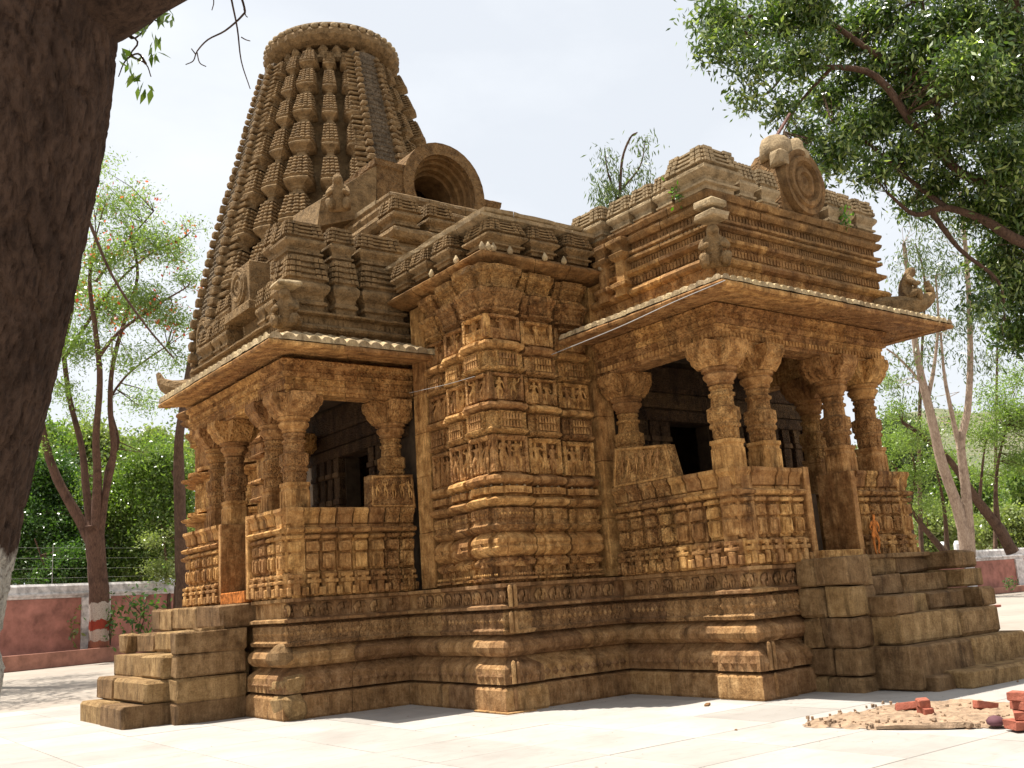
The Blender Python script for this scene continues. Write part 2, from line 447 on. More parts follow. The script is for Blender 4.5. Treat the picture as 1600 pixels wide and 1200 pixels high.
mb = MB()
for k in range(260):
    if k < 130: x, y = rng.uniform(6.0, 12.5), rng.uniform(6.5, 14.0)
    else: x, y = rng.uniform(1, 13), rng.uniform(5, 20)
    if x > 8.3 and y > 11.6: continue
    if k < 130 and rng.random() < .4: y = 11.7-rng.uniform(0, .25) if x > 8.5 else y
    if k % 3 == 0: t_ = rng.random(); x, y = (8.8+t_*2.1, 11.75-rng.uniform(0, .3)) if t_ < .6 else (6.5+rng.uniform(0, 1.9), 14.5-rng.uniform(0, .4))
    V_ = leaf_quads(1, (0, 0, 0), rng.uniform(.015, .05), 0, .5, (x, y, .014)); V_[:, 2] = .012+np.abs(V_[:, 2]-.014)*.15
    mb.add(V_, [(0, 1, 2, 3)])
o = mb.build('fallen_leaves', simple('dry_leaf', (.16, .10, .05))); tag(o, 'dry fallen leaves and specks scattered over the pale paving', 'fallen leaves', kind='stuff')
# broken patch of sand and rubble in the paving
patch = [(9.15, 7.35), (9.7, 7.62), (10.5, 7.5), (11.1, 7.62), (11.9, 6.9), (11.7, 5.7), (10.9, 4.6), (10.25, 4.7), (10.0, 5.35), (9.75, 5.75), (9.5, 6.15), (9.3, 6.6)]
def inside(x, y, poly):
    c = False
    for i in range(len(poly)):
        (x1, y1), (x2, y2) = poly[i], poly[i-1]
        if (y1 > y) != (y2 > y) and x < (x2-x1)*(y-y1)/(y2-y1)+x1: c = not c
    return c
def edge_dist(x, y, poly):
    r = 9
    for i in range(len(poly)):
        a, b = np.array(poly[i-1]), np.array(poly[i]); t = np.clip(((x-a[0])*(b-a)[0]+(y-a[1])*(b-a)[1])/((b-a)@(b-a)), 0, 1); r = min(r, np.linalg.norm(a+(b-a)*t-np.array([x, y])))
    return r
mb = MB(); g = .07; idx = {}; V = []; F = []
for i in range(46):
    for j in range(50):
        x, y = 9.0+i*g, 4.4+j*g
        if inside(x, y, patch):
            e = edge_dist(x, y, patch); idx[(i, j)] = len(V)
            V.append((x+rng.uniform(-.02, .02), y+rng.uniform(-.02, .02), .004+min(1, e/.25)*(.035+wear(np.array([x, y, 0]), .02, 1.2)+rng.uniform(0, .014))))
for (i, j) in idx:
    if all(q in idx for q in ((i+1, j), (i+1, j+1), (i, j+1))): F.append((idx[(i, j)], idx[(i+1, j)], idx[(i+1, j+1)], idx[(i, j+1)]))
mb.add(V, F); sand = mb.build('sand_patch', M_SAND, smooth=False)
tag(sand, 'patch of loose sand and rubble where the paving is broken up, beside the right stairs', 'sand', kind='stuff')
mb = MB()
for k in range(420):
    x, y = rng.uniform(9.1, 11.6), rng.uniform(4.6, 7.6)
    if not inside(x, y, patch): continue
    if x > 10.4 and rng.random() < .6: continue
    s = rng.uniform(.006, .020)*(1.7 if rng.random() < .1 else 1)
    cbox(mb, x-s, x+s*rng.uniform(.5, 1.3), y-s, y+s*rng.uniform(.5, 1.3), .02, .04+s*1.2, c=s*.35, j=s*.3)
gr = mb.build('gravel', M_SAND); tag(gr, 'loose stone chips strewn over the sand patch', 'gravel', kind='stuff')
# bricks lying on the patch
def brick(x, y, z, rz, label, tilt=(0, 0), group='loose red bricks on the sand patch', s=1.06):
    mb = MB(); cbox(mb, -.115*s, .115*s, -.055*s, .055*s, -.042, .042, c=.008, j=.007)
    o = mb.build('brick', M_BRICK, loc=(x, y, z), rot=(tilt[0], tilt[1], rz)); return tag(o, label, 'brick', group)
def slab_at(px, py, z): q = P(px, py, z=z); return q[0], q[1]
x, y = slab_at(1417, 1106, .07); brick(x, y, .085, 2.3, 'red brick lying tilted by itself, leftmost on the sand patch', (.25, .1))
x, y = slab_at(1446, 1112, .07); brick(x, y, .075, .9, 'lower red brick of the two stacked on the sand patch'); brick(x+.01, y+.02, .162, .7, 'upper red brick resting on another brick on the sand patch')
x, y = slab_at(1540, 1104, .07); brick(x, y, .08, 2.6, 'single red brick between the stacked pair and the brick pile at the right edge', (.15, -.2))
x, y = slab_at(1592, 1132, .07)
for k, (dx, dy, a, l) in enumerate([(-.03, .02, 1.0, 'bottom left red brick of the pile at the right edge'), (.1, -.05, 1.1, 'bottom right red brick of the pile at the right edge')]):
    brick(x+dx, y+dy, .07, a, l)
for k, l in enumerate(['second red brick from the bottom of the pile at the right edge', 'third red brick from the bottom of the pile at the right edge', 'top red brick of the pile at the right edge']):
    brick(x+.06+.02*(k % 2), y+.0-.02*k, .155+.086*k, .5+.5*k, l)
mb = MB(); lathe(mb, [(.001, .0), (.05, .0), (.085, .02), (.088, .05), (.06, .085), (.02, .098)], n=14, amp=.006)
x, y = slab_at(1556, 1134, .03); o = mb.build('stone', simple('dark_round_stone', (.12, .05, .06)), smooth=True, loc=(x, y, .03)); tag(o, 'dark purple round stone beside the brick pile', 'stone')
mb = MB(); tube(mb, smooth_pts([(9.38, 6.52, .03), (9.5, 6.25, .045), (9.65, 5.98, .04), (9.85, 5.72, .045)], 3), [.03]*10, 7, .4)
o = mb.build('mortar_ridge', M_SAND); tag(o, 'grey crust of mortar along the near edge of the sand patch', 'mortar')
for k, (px, py, l) in enumerate([(1105, 1101, 'thin flat stone chip on the lit paving in front of the right porch'), (1150, 1139, 'small dark pebble on the pale paving left of the sand patch'), (1590, 1064, 'small dark twig-like chip on the paving at the right edge')]):
    x, y = slab_at(px, py, 0.02); mb = MB(); s = (.09, .03, .02) if k == 0 else (.02, .015, .01)
    cbox(mb, -s[0], s[0], -s[1], s[1], -.005, s[2], c=.006, j=.005); o = mb.build('stone_chip', M_PLINTH, loc=(x, y, .012), rot=(0, 0, .6)); tag(o, l, 'stone chip')

# ------------------------------------------------------------------ TEMPLE
temple = empty('temple', (0, 0, 0)); tag(temple, 'carved brown sandstone temple with a tall curved tower and two pillared porches', 'temple')
T = temple
FIG = []
def figure_mesh(name, arms, lean, mat):
    h = lean
    v = [(0, 0, .50), (.02*h, 0, .60), (.05*h, 0, .70), (.04*h, 0, .79), (.06*h, -.01, .86), (.06*h, -.01, .93),
         (-.08, 0, .46), (-.11, -.05, .26), (-.06, -.02, .04), (-.09, -.09, .02),
         (.08, 0, .47), (.13, -.06, .28), (.05, -.01, .05), (.09, -.08, .03),
         (-.11+.04*h, 0, .75), (.13+.04*h, 0, .75)]+arms
    e = [(0, 1), (1, 2), (2, 3), (3, 4), (4, 5), (0, 6), (6, 7), (7, 8), (8, 9), (0, 10), (10, 11), (11, 12), (12, 13), (2, 14), (2, 15), (14, 16), (16, 17), (15, 18), (18, 19)]
    r = [.085, .06, .085, .03, .062, .045, .07, .05, .03, .022, .07, .05, .03, .022, .04, .04, .032, .026, .032, .026]
    return skin_mesh(name, v, e, r, 1, mat)
FIG.append(figure_mesh('figure_a', [(-.2, -.05, .62), (-.12, -.08, .52), (.24, -.03, .64), (.2, -.06, .84)], 1, M_PLAIN))
FIG.append(figure_mesh('figure_b', [(-.22, -.03, .7), (-.2, -.05, .9), (.22, -.05, .62), (.12, -.1, .56)], -1, M_PLAIN))
FIG.append(figure_mesh('figure_c', [(-.2, -.08, .6), (-.06, -.13, .66), (.2, -.05, .6), (.23, -.06, .44)], .6, M_PLAIN))
FIG.append(figure_mesh('figure_d', [(-.25, -.02, .76), (-.12, -.04, .98), (.24, -.02, .76), (.1, -.04, .98)], -.5, M_PLAIN))
FIG.append(figure_mesh('figure_e', [(-.15, -.05, .6), (-.2, -.06, .42), (.2, -.03, .7), (.3, -.05, .92)], 1.5, M_PLAIN))
def elephant_mesh():
    v = [(-.1, 0, .6), (-.34, 0, .56), (.2, 0, .62), (.42, 0, .70), (.56, 0, .55), (.6, -.02, .34), (.52, -.02, .14),
         (-.34, -.06, .3), (-.33, -.06, .04), (-.16, .02, .28), (-.14, .02, .04), (.1, -.06, .3), (.1, -.06, .04), (.28, .02, .3), (.3, .02, .04), (-.5, 0, .4)]
    e = [(0, 1), (0, 2), (2, 3), (3, 4), (4, 5), (5, 6), (1, 7), (7, 8), (0, 9), (9, 10), (0, 11), (11, 12), (2, 13), (13, 14), (1, 15)]
    r = [.24, .2, .22, .17, .1, .06, .04, .09, .075, .08, .07, .09, .075, .08, .07, .03]
    return skin_mesh('elephant', v, e, r, 1, M_PLINTH)
ELE = elephant_mesh()
def beast_mesh(name, mat):
    """crouching guardian: haunches down, chest and big head raised, hands at the chest"""
    v = [(0, .1, .18), (0, 0, .4), (0, -.08, .62), (0, -.12, .75), (0, -.2, .86), (0, -.33, .84),
         (-.2, .0, .2), (-.24, -.28, .3), (-.2, -.26, .04), (.2, .0, .2), (.24, -.28, .3), (.2, -.26, .04),
         (-.2, -.06, .62), (-.28, -.2, .45), (-.12, -.34, .52), (.2, -.06, .62), (.28, -.2, .45), (.12, -.34, .52)]
    e = [(0, 1), (1, 2), (2, 3), (3, 4), (4, 5), (0, 6), (6, 7), (7, 8), (0, 9), (9, 10), (10, 11), (2, 12), (12, 13), (13, 14), (2, 15), (15, 16), (16, 17)]
    r = [.2, .18, .2, .11, .17, .1, .14, .11, .08, .14, .11, .08, .1, .075, .06, .1, .075, .06]
    return skin_mesh(name, v, e, r, 1, mat)
BEAST = beast_mesh('guardian', M_TOWER)

# cores hidden behind the facing stones; the facing stones are their children
def core(name, boxes, mat, parent=T):
    mb = MB()
    for b in boxes: mb.box(*b)
    return mb.build(name, mat, parent)
plinth = core('plinth', [(8.78, 17.4, 12.18, 21.3, -.1, 1.795), (6.6, 8.8, 14.84, 19.4, -.1, 1.79), (11.18, 15.3, 9.55, 12.2, -.1, 1.79), (9.6, 16.6, 21.2, 29, -.1, 1.79)], M_PLINTH)
PL = [(6.36, 16.02), (6.36, 14.56), (8.54, 14.56), (8.54, 12.55), (8.47, 12.55), (8.47, 11.8), (9.2, 11.8), (9.2, 11.9), (10.95, 11.9), (10.95, 10.0), (10.87, 10.0), (10.87, 9.22), (11.55, 9.22), (11.55, 9.3), (12.2, 9.3)]
C1 = [(0, 0), (.02, .04), (.015, .31), (-.02, .345), (-.14, .370)]
C2 = [(-.14, .374), (-.01, .39), (-.015, .60), (-.05, .64), (-.16, .71), (-.20, .75)]
C3 = [(-.20, .752), (-.12, .77), (-.045, .83), (-.025, .90), (-.055, .97), (-.16, 1.03), (-.21, 1.06)]
C4 = [(-.21, 1.062), (-.09, 1.08), (-.065, 1.13), (-.12, 1.16), (-.11, 1.38), (-.20, 1.42)]
C5 = [(-.20, 1.422), (-.06, 1.44), (-.06, 1.48), (-.17, 1.51), (-.17, 1.73), (-.09, 1.75), (-.09, 1.80)]
for c, m_, L in ((C1, M_PLINTH, 1.3), (C2, M_PLINTH, 1.1), (C3, M_PLINTH, 1.4), (C4, M_PLC, 1.2), (C5, M_PLINTH, 1.15)):
    sweep('stone', PL, c, m_, plinth, maxlen=L, depth=.3)
# far side of the left porch's plinth, beyond the stairs
sweep('stone', [(6.36, 19.35), (6.36, 20.05)][::-1], [(0, 0), (0, 1.8)], M_PLINTH, plinth)
# elephants of the frieze
for pos, ang, s in along(PL, -.15, 1.51, .27, .05):
    if pos[0] < 6.6 and pos[1] > 14.9: continue
    link('elephant', ELE, plinth, pos, (0, 0, ang+(math.pi if rng.random() < 0 else 0)), (.21, .14, .235))
# band of pierced lozenges on the second course, and a scroll band on the fourth
def lozenge(s):
    V = [(-s, 0, 0), (0, 0, -s), (s, 0, 0), (0, 0, s), (0, -.6*s, 0)]
    return np.array(V, float), [(0, 1, 4), (1, 2, 4), (2, 3, 4), (3, 0, 4)]
def motif_band(name, path, o, z, spacing, fn, mat, parent, margin=.05, kind='stuff'):
    mb = MB()
    for pos, ang, s in along(path, o, z, spacing, margin):
        v, f = fn(s); mb.add(xform(jit(v, .002), pos, ang), f)
    ob = mb.build(name, mat, parent)
    if kind: ob['kind'] = kind
    return ob
motif_band('lozenge_band', PL, -.013, .50, .15, lambda s: lozenge(s*.48), M_PLINTH, plinth)
motif_band('scroll_band', PL, -.115, 1.27, .10, lambda s: lozenge(s*.45), M_PLINTH, plinth)
# paired upright ribs at the salient corners of the plinth
for (x, y, z0, z1) in [(8.60, 11.76, .40, .72), (8.68, 11.76, .40, .70), (8.66, 11.82, 1.10, 1.40), (8.74, 11.82, 1.10, 1.40), (8.68, 11.84, 1.46, 1.78), (8.77, 11.84, 1.46, 1.78), (11.05, 9.2, .4, .78), (11.14, 9.2, .4, .78), (8.62, 11.78, .05, .35), (11.12, 9.2, .05, .36)]:
    mb = MB(); lathe(mb, [(.03, 0), (.034, (z1-z0)*.8), (.028, (z1-z0)*.93), (.008, z1-z0)], n=8, amp=.003); mb.build('corner_rib', M_PLINTH, plinth, loc=(x, y, z0))
# low bottom ledge stone at the foot of the corner
mb = MB(); cbox(mb, 8.38, 8.9, 11.66, 12.5, -.02, .035, c=.012, j=.01); mb.build('stone', M_PLINTH, plinth)

# ---------------- piers of the corner wing
def prof_from(levels):
    """levels: list of (z0,z1,kind)"""
    out = []
    for z0, z1, kd in levels:
        h = z1-z0; e = .003
        z0 += e; z1 -= e
        P_ = {
            'base': [(-.06, 0), (-.05, .1), (.03, .12), (.03, .2), (-.05, .24), (-.05, .62), (.0, .68), (.02, .8), (-.03, .95), (-.06, 1)],
            'roll': [(-.05, 0), (.0, .08), (.045, .22), (.055, .36), (.035, .44), (.035, .5), (.05, .56), (.045, .7), (.01, .84), (-.05, 1)],
            'band': [(-.04, 0), (.03, .1), (.06, .25), (.02, .36), (.015, .5), (.03, .55), (.03, .93), (-.03, 1)],
            'kapota': [(-.05, 0), (.02, .08), (.075, .2), (.085, .34), (.03, .46), (-.04, .52), (-.04, .6), (.035, .64), (.035, .94), (-.04, 1)],
            'ledge': [(-.05, 0), (-.02, .12), (.05, .25), (.075, .45), (.06, .7), (-.01, .85), (-.05, 1)],
            'niche': [(-.05, 0), (-.05, .5), (-.05, 1)],
            'panel': [(-.03, 0), (.045, .1), (.055, .2), (.02, .28), (.02, .9), (.035, .95), (.0, 1)],
            'cap': [(-.05, 0), (-.03, .08), (.03, .14), (.03, .22), (.0, .25), (.03, .40), (.035, .52), (.075, .66), (.075, .72), (.10, .78), (.115, .92), (.04, 1)],
            'cap2': [(-.02, 0), (.03, .06), (.03, .18), (-.01, .22), (.02, .45), (.06, .55), (.06, .62), (.10, .70), (.115, .93), (.02, 1)],
        }[kd]
        out.append((kd, [(o*1.35-.01, z0+f*h) for o, f in P_]))
    return out
LV = [(1.80, 2.19, 'base'), (2.19, 2.55, 'roll'), (2.55, 2.92, 'band'), (2.92, 3.24, 'kapota'), (3.24, 3.44, 'ledge'), (3.44, 4.02, 'niche'), (4.02, 4.38, 'panel'), (4.38, 4.55, 'ledge'), (4.55, 4.99, 'niche'), (4.99, 5.32, 'panel'), (5.32, 5.52, 'ledge'), (5.52, 5.92, 'niche'), (5.92, 6.32, 'cap'), (6.32, 6.70, 'cap2')]
wing = core('corner_wing', [(9.14, 11.2, 12.56, 14.6, 1.75, 7.5)], M_PLAIN)
# piers: rect, multipliers, front sides (list of (side, a, b))
PIERS = [((8.62, 9.27, 11.95, 12.58), (1, .15, 1, .15), 'xy'), ((9.42, 10.05, 12.09, 12.6), (.15, .15, 1, 0), 'y'), ((10.21, 10.84, 12.21, 12.7), (.15, .15, 1, 0), 'y'),
         ((8.76, 9.3, 12.72, 13.33), (1, 0, .15, .15), 'x'), ((8.88, 9.4, 13.48, 14.07), (1, 0, .15, .15), 'x')]
def tri_teeth(w, h, rows=2, n=6, d=.022):
    """rows of small pointed arches standing proud"""
    mb = MB(); s = w/n
    for r in range(rows):
        z = h*(r/rows)
        for i in range(n):
            x = -w/2+(i+.5)*s; hh = h/rows*.82
            V = [(x-s*.42, 0, z), (x+s*.42, 0, z), (x+s*.12, 0, z+hh), (x-s*.12, 0, z+hh), (x-s*.42, -d, z), (x+s*.42, -d, z), (x+s*.1, -d, z+hh), (x-s*.1, -d, z+hh)]
            mb.add(jit(V, .002), [(4, 5, 6, 7), (0, 1, 5, 4), (1, 2, 6, 5), (2, 3, 7, 6), (3, 0, 4, 7)])
    return mb
def leaf_crest(s):
    """triangular chaitya crest"""
    mb = MB()
    for k, (sc, d) in enumerate(((1, .02), (.6, .035), (.3, .05))):
        V = [(-s*sc, 0, 0), (s*sc, 0, 0), (s*.55*sc, 0, s*.7*sc), (0, 0, s*1.35*sc), (-s*.55*sc, 0, s*.7*sc)]
        V2 = [(x, -d, z+.0) for x, y, z in V]
        mb.add(V+V2, [(5, 6, 7, 8, 9), (0, 1, 6, 5), (1, 2, 7, 6), (2, 3, 8, 7), (3, 4, 9, 8), (4, 0, 5, 9)])
    return mb
fi = 0
for rect, mult, fr in PIERS:
    x0, x1, y0, y1 = rect
    for kd, pr in prof_from(LV):
        mb = MB(); stack(mb, rect, mult, pr, step=.11, amp=.005)
        if kd != 'niche':      # raised middle facet of each face
            hw_ = .19; jf = .055
            if 'y' in fr: stack(mb, ((x0+x1)/2-hw_, (x0+x1)/2+hw_, y0-jf, y0+.1), (.2, .2, 1, 0), [(o, z+.001) for o, z in pr], step=.11, amp=.005)
            if 'x' in fr: stack(mb, (x0-jf, x0+.1, (y0+y1)/2-hw_, (y0+y1)/2+hw_), (1, 0, .2, .2), [(o, z+.002) for o, z in pr], step=.11, amp=.005)
        mb.build('stone', M_FINE if kd in ('panel', 'band', 'cap', 'cap2') else (M_CARVED if kd in ('niche', 'base') else M_PLAIN), wing)
    faces = []
    if 'y' in fr: faces.append((np.array([(x0+x1)/2, y0]), 0.0, x1-x0))
    if 'x' in fr: faces.append((np.array([x0, (y0+y1)/2]), -math.pi/2, y1-y0))
    for c, ang, wd in faces:
        nrm = np.array([math.sin(ang), -math.cos(ang)]); tg = np.array([math.cos(ang), math.sin(ang)])
        def pt(u, o, z): q = c+tg*u+nrm*o; return (q[0], q[1], z)
        for zb, zt in ((3.44, 4.02), (4.55, 4.99), (5.52, 5.92)):
            hh = zt-zb
            k = 2 if zb < 5.4 else 1
            # carved figure standing in front of side colonnettes
            for q in range(k):
                u = (q-.5*(k-1))*wd*.42
                f = FIG[int(rng.integers(5))]; fi += 1
                link('carved_figure', f, wing, pt(u, -.015, zb+.01), (rng.uniform(-.05, .05), rng.uniform(-.08, .08), ang+rng.uniform(-.35, .35)), (hh*rng.uniform(.85, 1.1)*(1 if rng.random() < .5 else -1), hh*.85, hh*rng.uniform(.86, .97)))
            mb = MB()
            for u in (-.46, -.02, .46):
                v, f = chamfer_box(u*wd-.035, u*wd+.035, -.01, .09, zb+.01, zt-.01, c=.01); v[:, :2] = xform(v*[1, 1, 0], (c[0], c[1], 0), ang)[:, :2]; mb.add(v, f)
            # plain lower block behind the knees and a canopy above
            v, f = chamfer_box(-.42*wd, .42*wd, .005, .09, zb+.01, zb+hh*.45, c=.012); v[:, :2] = xform(v*[1, 1, 0], (c[0], c[1], 0), ang)[:, :2]; mb.add(v, f)
            v, f = chamfer_box(-.40*wd, .40*wd, -.06, .08, zt-hh*.15, zt-.012, c=.025); v[:, :2] = xform(v*[1, 1, 0], (c[0], c[1], 0), ang)[:, :2]; mb.add(v, f)
            mb.build('niche_frame', M_CARVED, wing)
        for zb, zt in ((4.12, 4.36), (5.08, 5.3)):
            tt = tri_teeth(wd*.42, zt-zb); v, f = tt.arrays()
            for u, od in ((0, .085),):
                mb = MB(); mb.add(xform(v*[1.3, 1, 1], pt(u*wd, od, zb), ang), f); mb.build('arch_panel', M_PLAIN, wing)
        cr_ = leaf_crest(.07); v, f = cr_.arrays()
        mb = MB(); mb.add(xform(v, pt(0, .12, 2.30), ang), f); mb.build('leaf_crest', M_PLAIN, wing)
        mb = MB(); mb.add(xform(v*[1.5, 1.3, 1.3], pt(0, .04, 2.04), ang), f); mb.build('leaf_crest', M_PLAIN, wing)
        for zz, sp in ((2.82, .06), (3.16, .06), (1.93, .05)):
            mb = MB(); nn = int(wd/sp)
            for q in range(nn):
                v, f = lozenge(.026); u_ = (q+.5-nn/2)*sp*.98; mb.add(xform(v, pt(u_, .036+(.055 if abs(u_) < .18 else 0), zz), ang), f)
            o = mb.build('bead_band', M_PLAIN, wing); o['kind'] = 'stuff'
        nn = 4
        for q in range(nn):
            mb = MB(); lathe(mb, [(.018, 0), (.02, .012), (.006, .03)], n=6); mb.build('bead', M_PALE, wing, loc=pt((q+.5-nn/2)*wd*.22, .0, 3.235))
# flat strips in the re-entrant corners
for r in ((10.95, 11.3, 12.12, 12.5), (8.88, 9.3, 14.16, 14.6)):
    zc = 1.82
    for zt in (2.75, 3.7, 4.45, 5.15, 5.9, 6.7):
        mb = MB(); cbox(mb, r[0], r[1], r[2], r[3], zc, zt-.006, c=.01, j=.004); mb.build('stone', M_PLAIN, wing); zc = zt
# cornice with little knobs, kutas above it, weathered cap slabs
WP = [(8.84, 14.75), (8.84, 12.1), (11.35, 12.1)]
sweep('cornice_stone', WP, [(.02, 6.74), (.20, 6.78), (.31, 6.82), (.33, 6.86), (.25, 6.92), (.1, 7.0)], M_PLAIN, wing, 1.1, depth=.2)
kn = MB(); lathe(kn, [(.02, 0), (.045, .02), (.05, .06), (.03, .1), (.008, .14)], n=10); KN = kn.mesh('finial', M_PALE, True)
for (x, y) in [(8.53, 11.79), (8.63, 11.76), (8.73, 11.76), (9.05, 11.76), (9.75, 11.76), (10.15, 11.76), (10.95, 11.76), (8.52, 12.5), (8.52, 13.25)]:
    link('finial', KN, wing, (x, y, 6.87))
def kuta_mesh(w_, d_, h_, mat, ribs=4, teeth=3, amp=.005):
    mb = MB(); r = (-w_/2, w_/2, -d_/2, d_/2); s = min(w_, d_)
    pr = [(-.10, 0), (-.10, .10), (-.02, .12), (-.02, .17), (-.10, .20), (-.08, .28), (.0, .34), (.05, .40), (.05, .46), (.0, .50), (-.06, .53)]
    z = .56
    for k in range(ribs):
        o = .02-.03*k; dz = .43/ribs
        pr += [(o-.075, z), (o, z+dz*.12), (o-.005, z+dz*.55), (o-.08, z+dz*.67)]; z += dz
    pr += [(-.03*ribs-.04, 1.0)]
    stack(mb, r, (1, 1, 1, 1), [(o*s, f*h_) for o, f in pr], step=max(.12, w_/4), amp=amp)
    # columns of little teeth near each corner and in the middle
    z = .56
    for k in range(ribs):
        o = (.02-.03*k)*s; zz = z*h_; dz = .43/ribs*h_; z += .43/ribs
        for side in range(4):
            L = w_ if side % 2 == 0 else d_; D = d_ if side % 2 == 0 else w_
            for u in ([-.40, -.25, .25, .40] if L > .45 else [-.36, -.12, .12, .36]):
                t = L*(.055 if L > .45 else .07)
                v, f = MB().box(u*L*(1+2*o/L)-t, u*L*(1+2*o/L)+t, -D/2-o-.022, -D/2-o+.04, zz+.005, zz+dz*.72).arrays()
                mb.add(xform(v, (0, 0, 0), side*math.pi/2), f)
    return mb.mesh('miniature_roof', mat)
KM = {}
def kuta(parent, x, y, z, w_, d_, h_, mat=M_TOWER, ang=0, name='miniature_roof'):
    key = (round(w_, 2), round(d_, 2), round(h_, 2), mat.name)
    if key not in KM: KM[key] = kuta_mesh(w_, d_, h_, mat)
    return link(name, KM[key], parent, (x, y, z), (0, 0, ang))
for i, x in enumerate((9.0, 9.75, 10.5)): kuta(wing, x+.05, 12.15, 6.97, .56 if i else .72, .68, .50, M_TOWER)
for y in (12.95, 13.65, 14.3): kuta(wing, 8.86, y, 6.97, .68, .50, .49, M_TOWER)
sweep('roof_slab', [(8.84, 15.3), (8.84, 12.1), (11.6, 12.1)], [(-.1, 7.44), (.12, 7.46), (.24, 7.50), (.25, 7.555), (.05, 7.60)], M_PALE, wing, 1.0, depth=.6, amp=.012)
sweep('roof_slab', [(8.98, 15.3), (8.98, 12.22), (11.6, 12.22)], [(.0, 7.6), (.02, 7.66), (.13, 7.70), (.14, 7.76), (-.1, 7.83)], M_PALE, wing, .8, depth=.9, amp=.012)
core('roof_fill', [(9.2, 17, 12.5, 21, 7.35, 7.78)], M_TOWER, wing)

# ---------------- porches
def rot_pt(p, c, flip): return p
def porch(name, parapet_paths, gap_faces, pillars, beam_path, eave_corners, tile_sp, floor, roof_path, door_side):
    pass
def bracket(mb, ang, L, wd, z0, z1):
    pr = [(-L, z1), (-L*1.02, z1-.09), (-L*.97, z1-.16), (-L*.86, z1-.2), (-L*.8, z1-.27), (-L*.68, z1-.32), (-.25, z0), (.25, z0), (L*.68, z1-.32), (L*.8, z1-.27), (L*.86, z1-.2), (L*.97, z1-.16), (L*1.02, z1-.09), (L, z1)]
    n = len(pr); V = [(x, -wd, z) for x, z in pr]+[(x, wd, z) for x, z in pr]
    F = [tuple(range(n)), tuple(range(2*n-1, n-1, -1))]+[(i, i+n, (i+1) % n+n, (i+1) % n) for i in range(n)]
    mb.add(xform(V, (0, 0, 0), ang), F)
def pillar_parts(h0=3.2):
    a = MB(); lathe(a, [(.19, 3.0, 1), (.19, 3.5, 1), (.175, 3.52, 1), (.175, 3.56, 1), (.195, 3.58, 1), (.195, 3.63, 1)], n=24)
    for s in range(4):
        for u in (-.1, 0, .1):
            v, f = MB().box(u-.028, u+.028, -.197, -.185, 3.05, 3.48).arrays(); a.add(xform(v, (0, 0, 0), s*math.pi/2), f)
    b = MB(); lathe(b, [(.15, 3.62, .35), (.16, 3.66, .35), (.16, 3.8, .35), (.18, 3.82, .6), (.18, 3.86, .6), (.165, 3.88, .6), (.165, 3.9, .6), (.185, 3.93, .75), (.185, 4.1, .75), (.16, 4.12, .4), (.15, 4.14, .2), (.15, 4.27, .1), (.172, 4.285, .2), (.172, 4.325, .2), (.148, 4.34, 0), (.145, 4.38, 0), (.165, 4.395, 0), (.165, 4.43, 0), (.14, 4.45, 0)], n=24, amp=.004)
    for s in range(8):
        v, f = chamfer_box(-.035, .035, -.20, -.15, 3.95, 4.08, c=.01); b.add(xform(v, (0, 0, 0), s*math.pi/4), f)
        v, f = MB().box(-.03, .03, -.175, -.14, 3.68, 3.79).arrays(); b.add(xform(v, (0, 0, 0), s*math.pi/4), f)
    c = MB(); lathe(c, [(.14, 4.44), (.17, 4.455), (.20, 4.47), (.19, 4.50), (.215, 4.53), (.245, 4.56), (.25, 4.60), (.22, 4.63), (.22, 4.645), (.265, 4.66), (.265, 4.70), (.2, 4.71)], n=24)
    d = MB(); bracket(d, 0, .44, .20, 4.705, 5.08); bracket(d, math.pi/2, .44, .198, 4.707, 5.078)
    for s in range(4):
        for u, w2 in ((.30, .06), (.36, .045)):
            v, f = chamfer_box(-.18, .18, -u-.06, -u+.02, 5.0-(.42-u)*.9, 5.06-(.42-u)*.55, c=.012); d.add(xform(v, (0, 0, 0), s*math.pi/2), f)
        for q in (-1, 1):
            tube(d, [(q*.172, -.12, 4.8), (q*.18, -.24, 4.86), (q*.182, -.33, 4.96), (q*.178, -.27, 5.02), (q*.176, -.22, 4.97)], [.02]*5, 6)
    b.v = [v*np.array([1.1, 1.1, 1]) for v in b.v]; a.v = [v*np.array([1.04, 1.04, 1]) for v in a.v]
    return a.mesh('pillar_base', M_PLAIN), b.mesh('pillar_shaft', M_FINE), c.mesh('pillar_cushion', M_PLAIN), d.mesh('pillar_bracket', M_CARVED)
PB, PS, PC, PD = pillar_parts()
def pillar(x, y, dz=0, s=1.0):
    o = link('pillar', PS, T, (x, y, dz)); o.scale = (s, s, 1)
    link('base_block', PB, o); link('cushion', PC, o); link('capital', PD, o); return o
FLOOR = 1.84
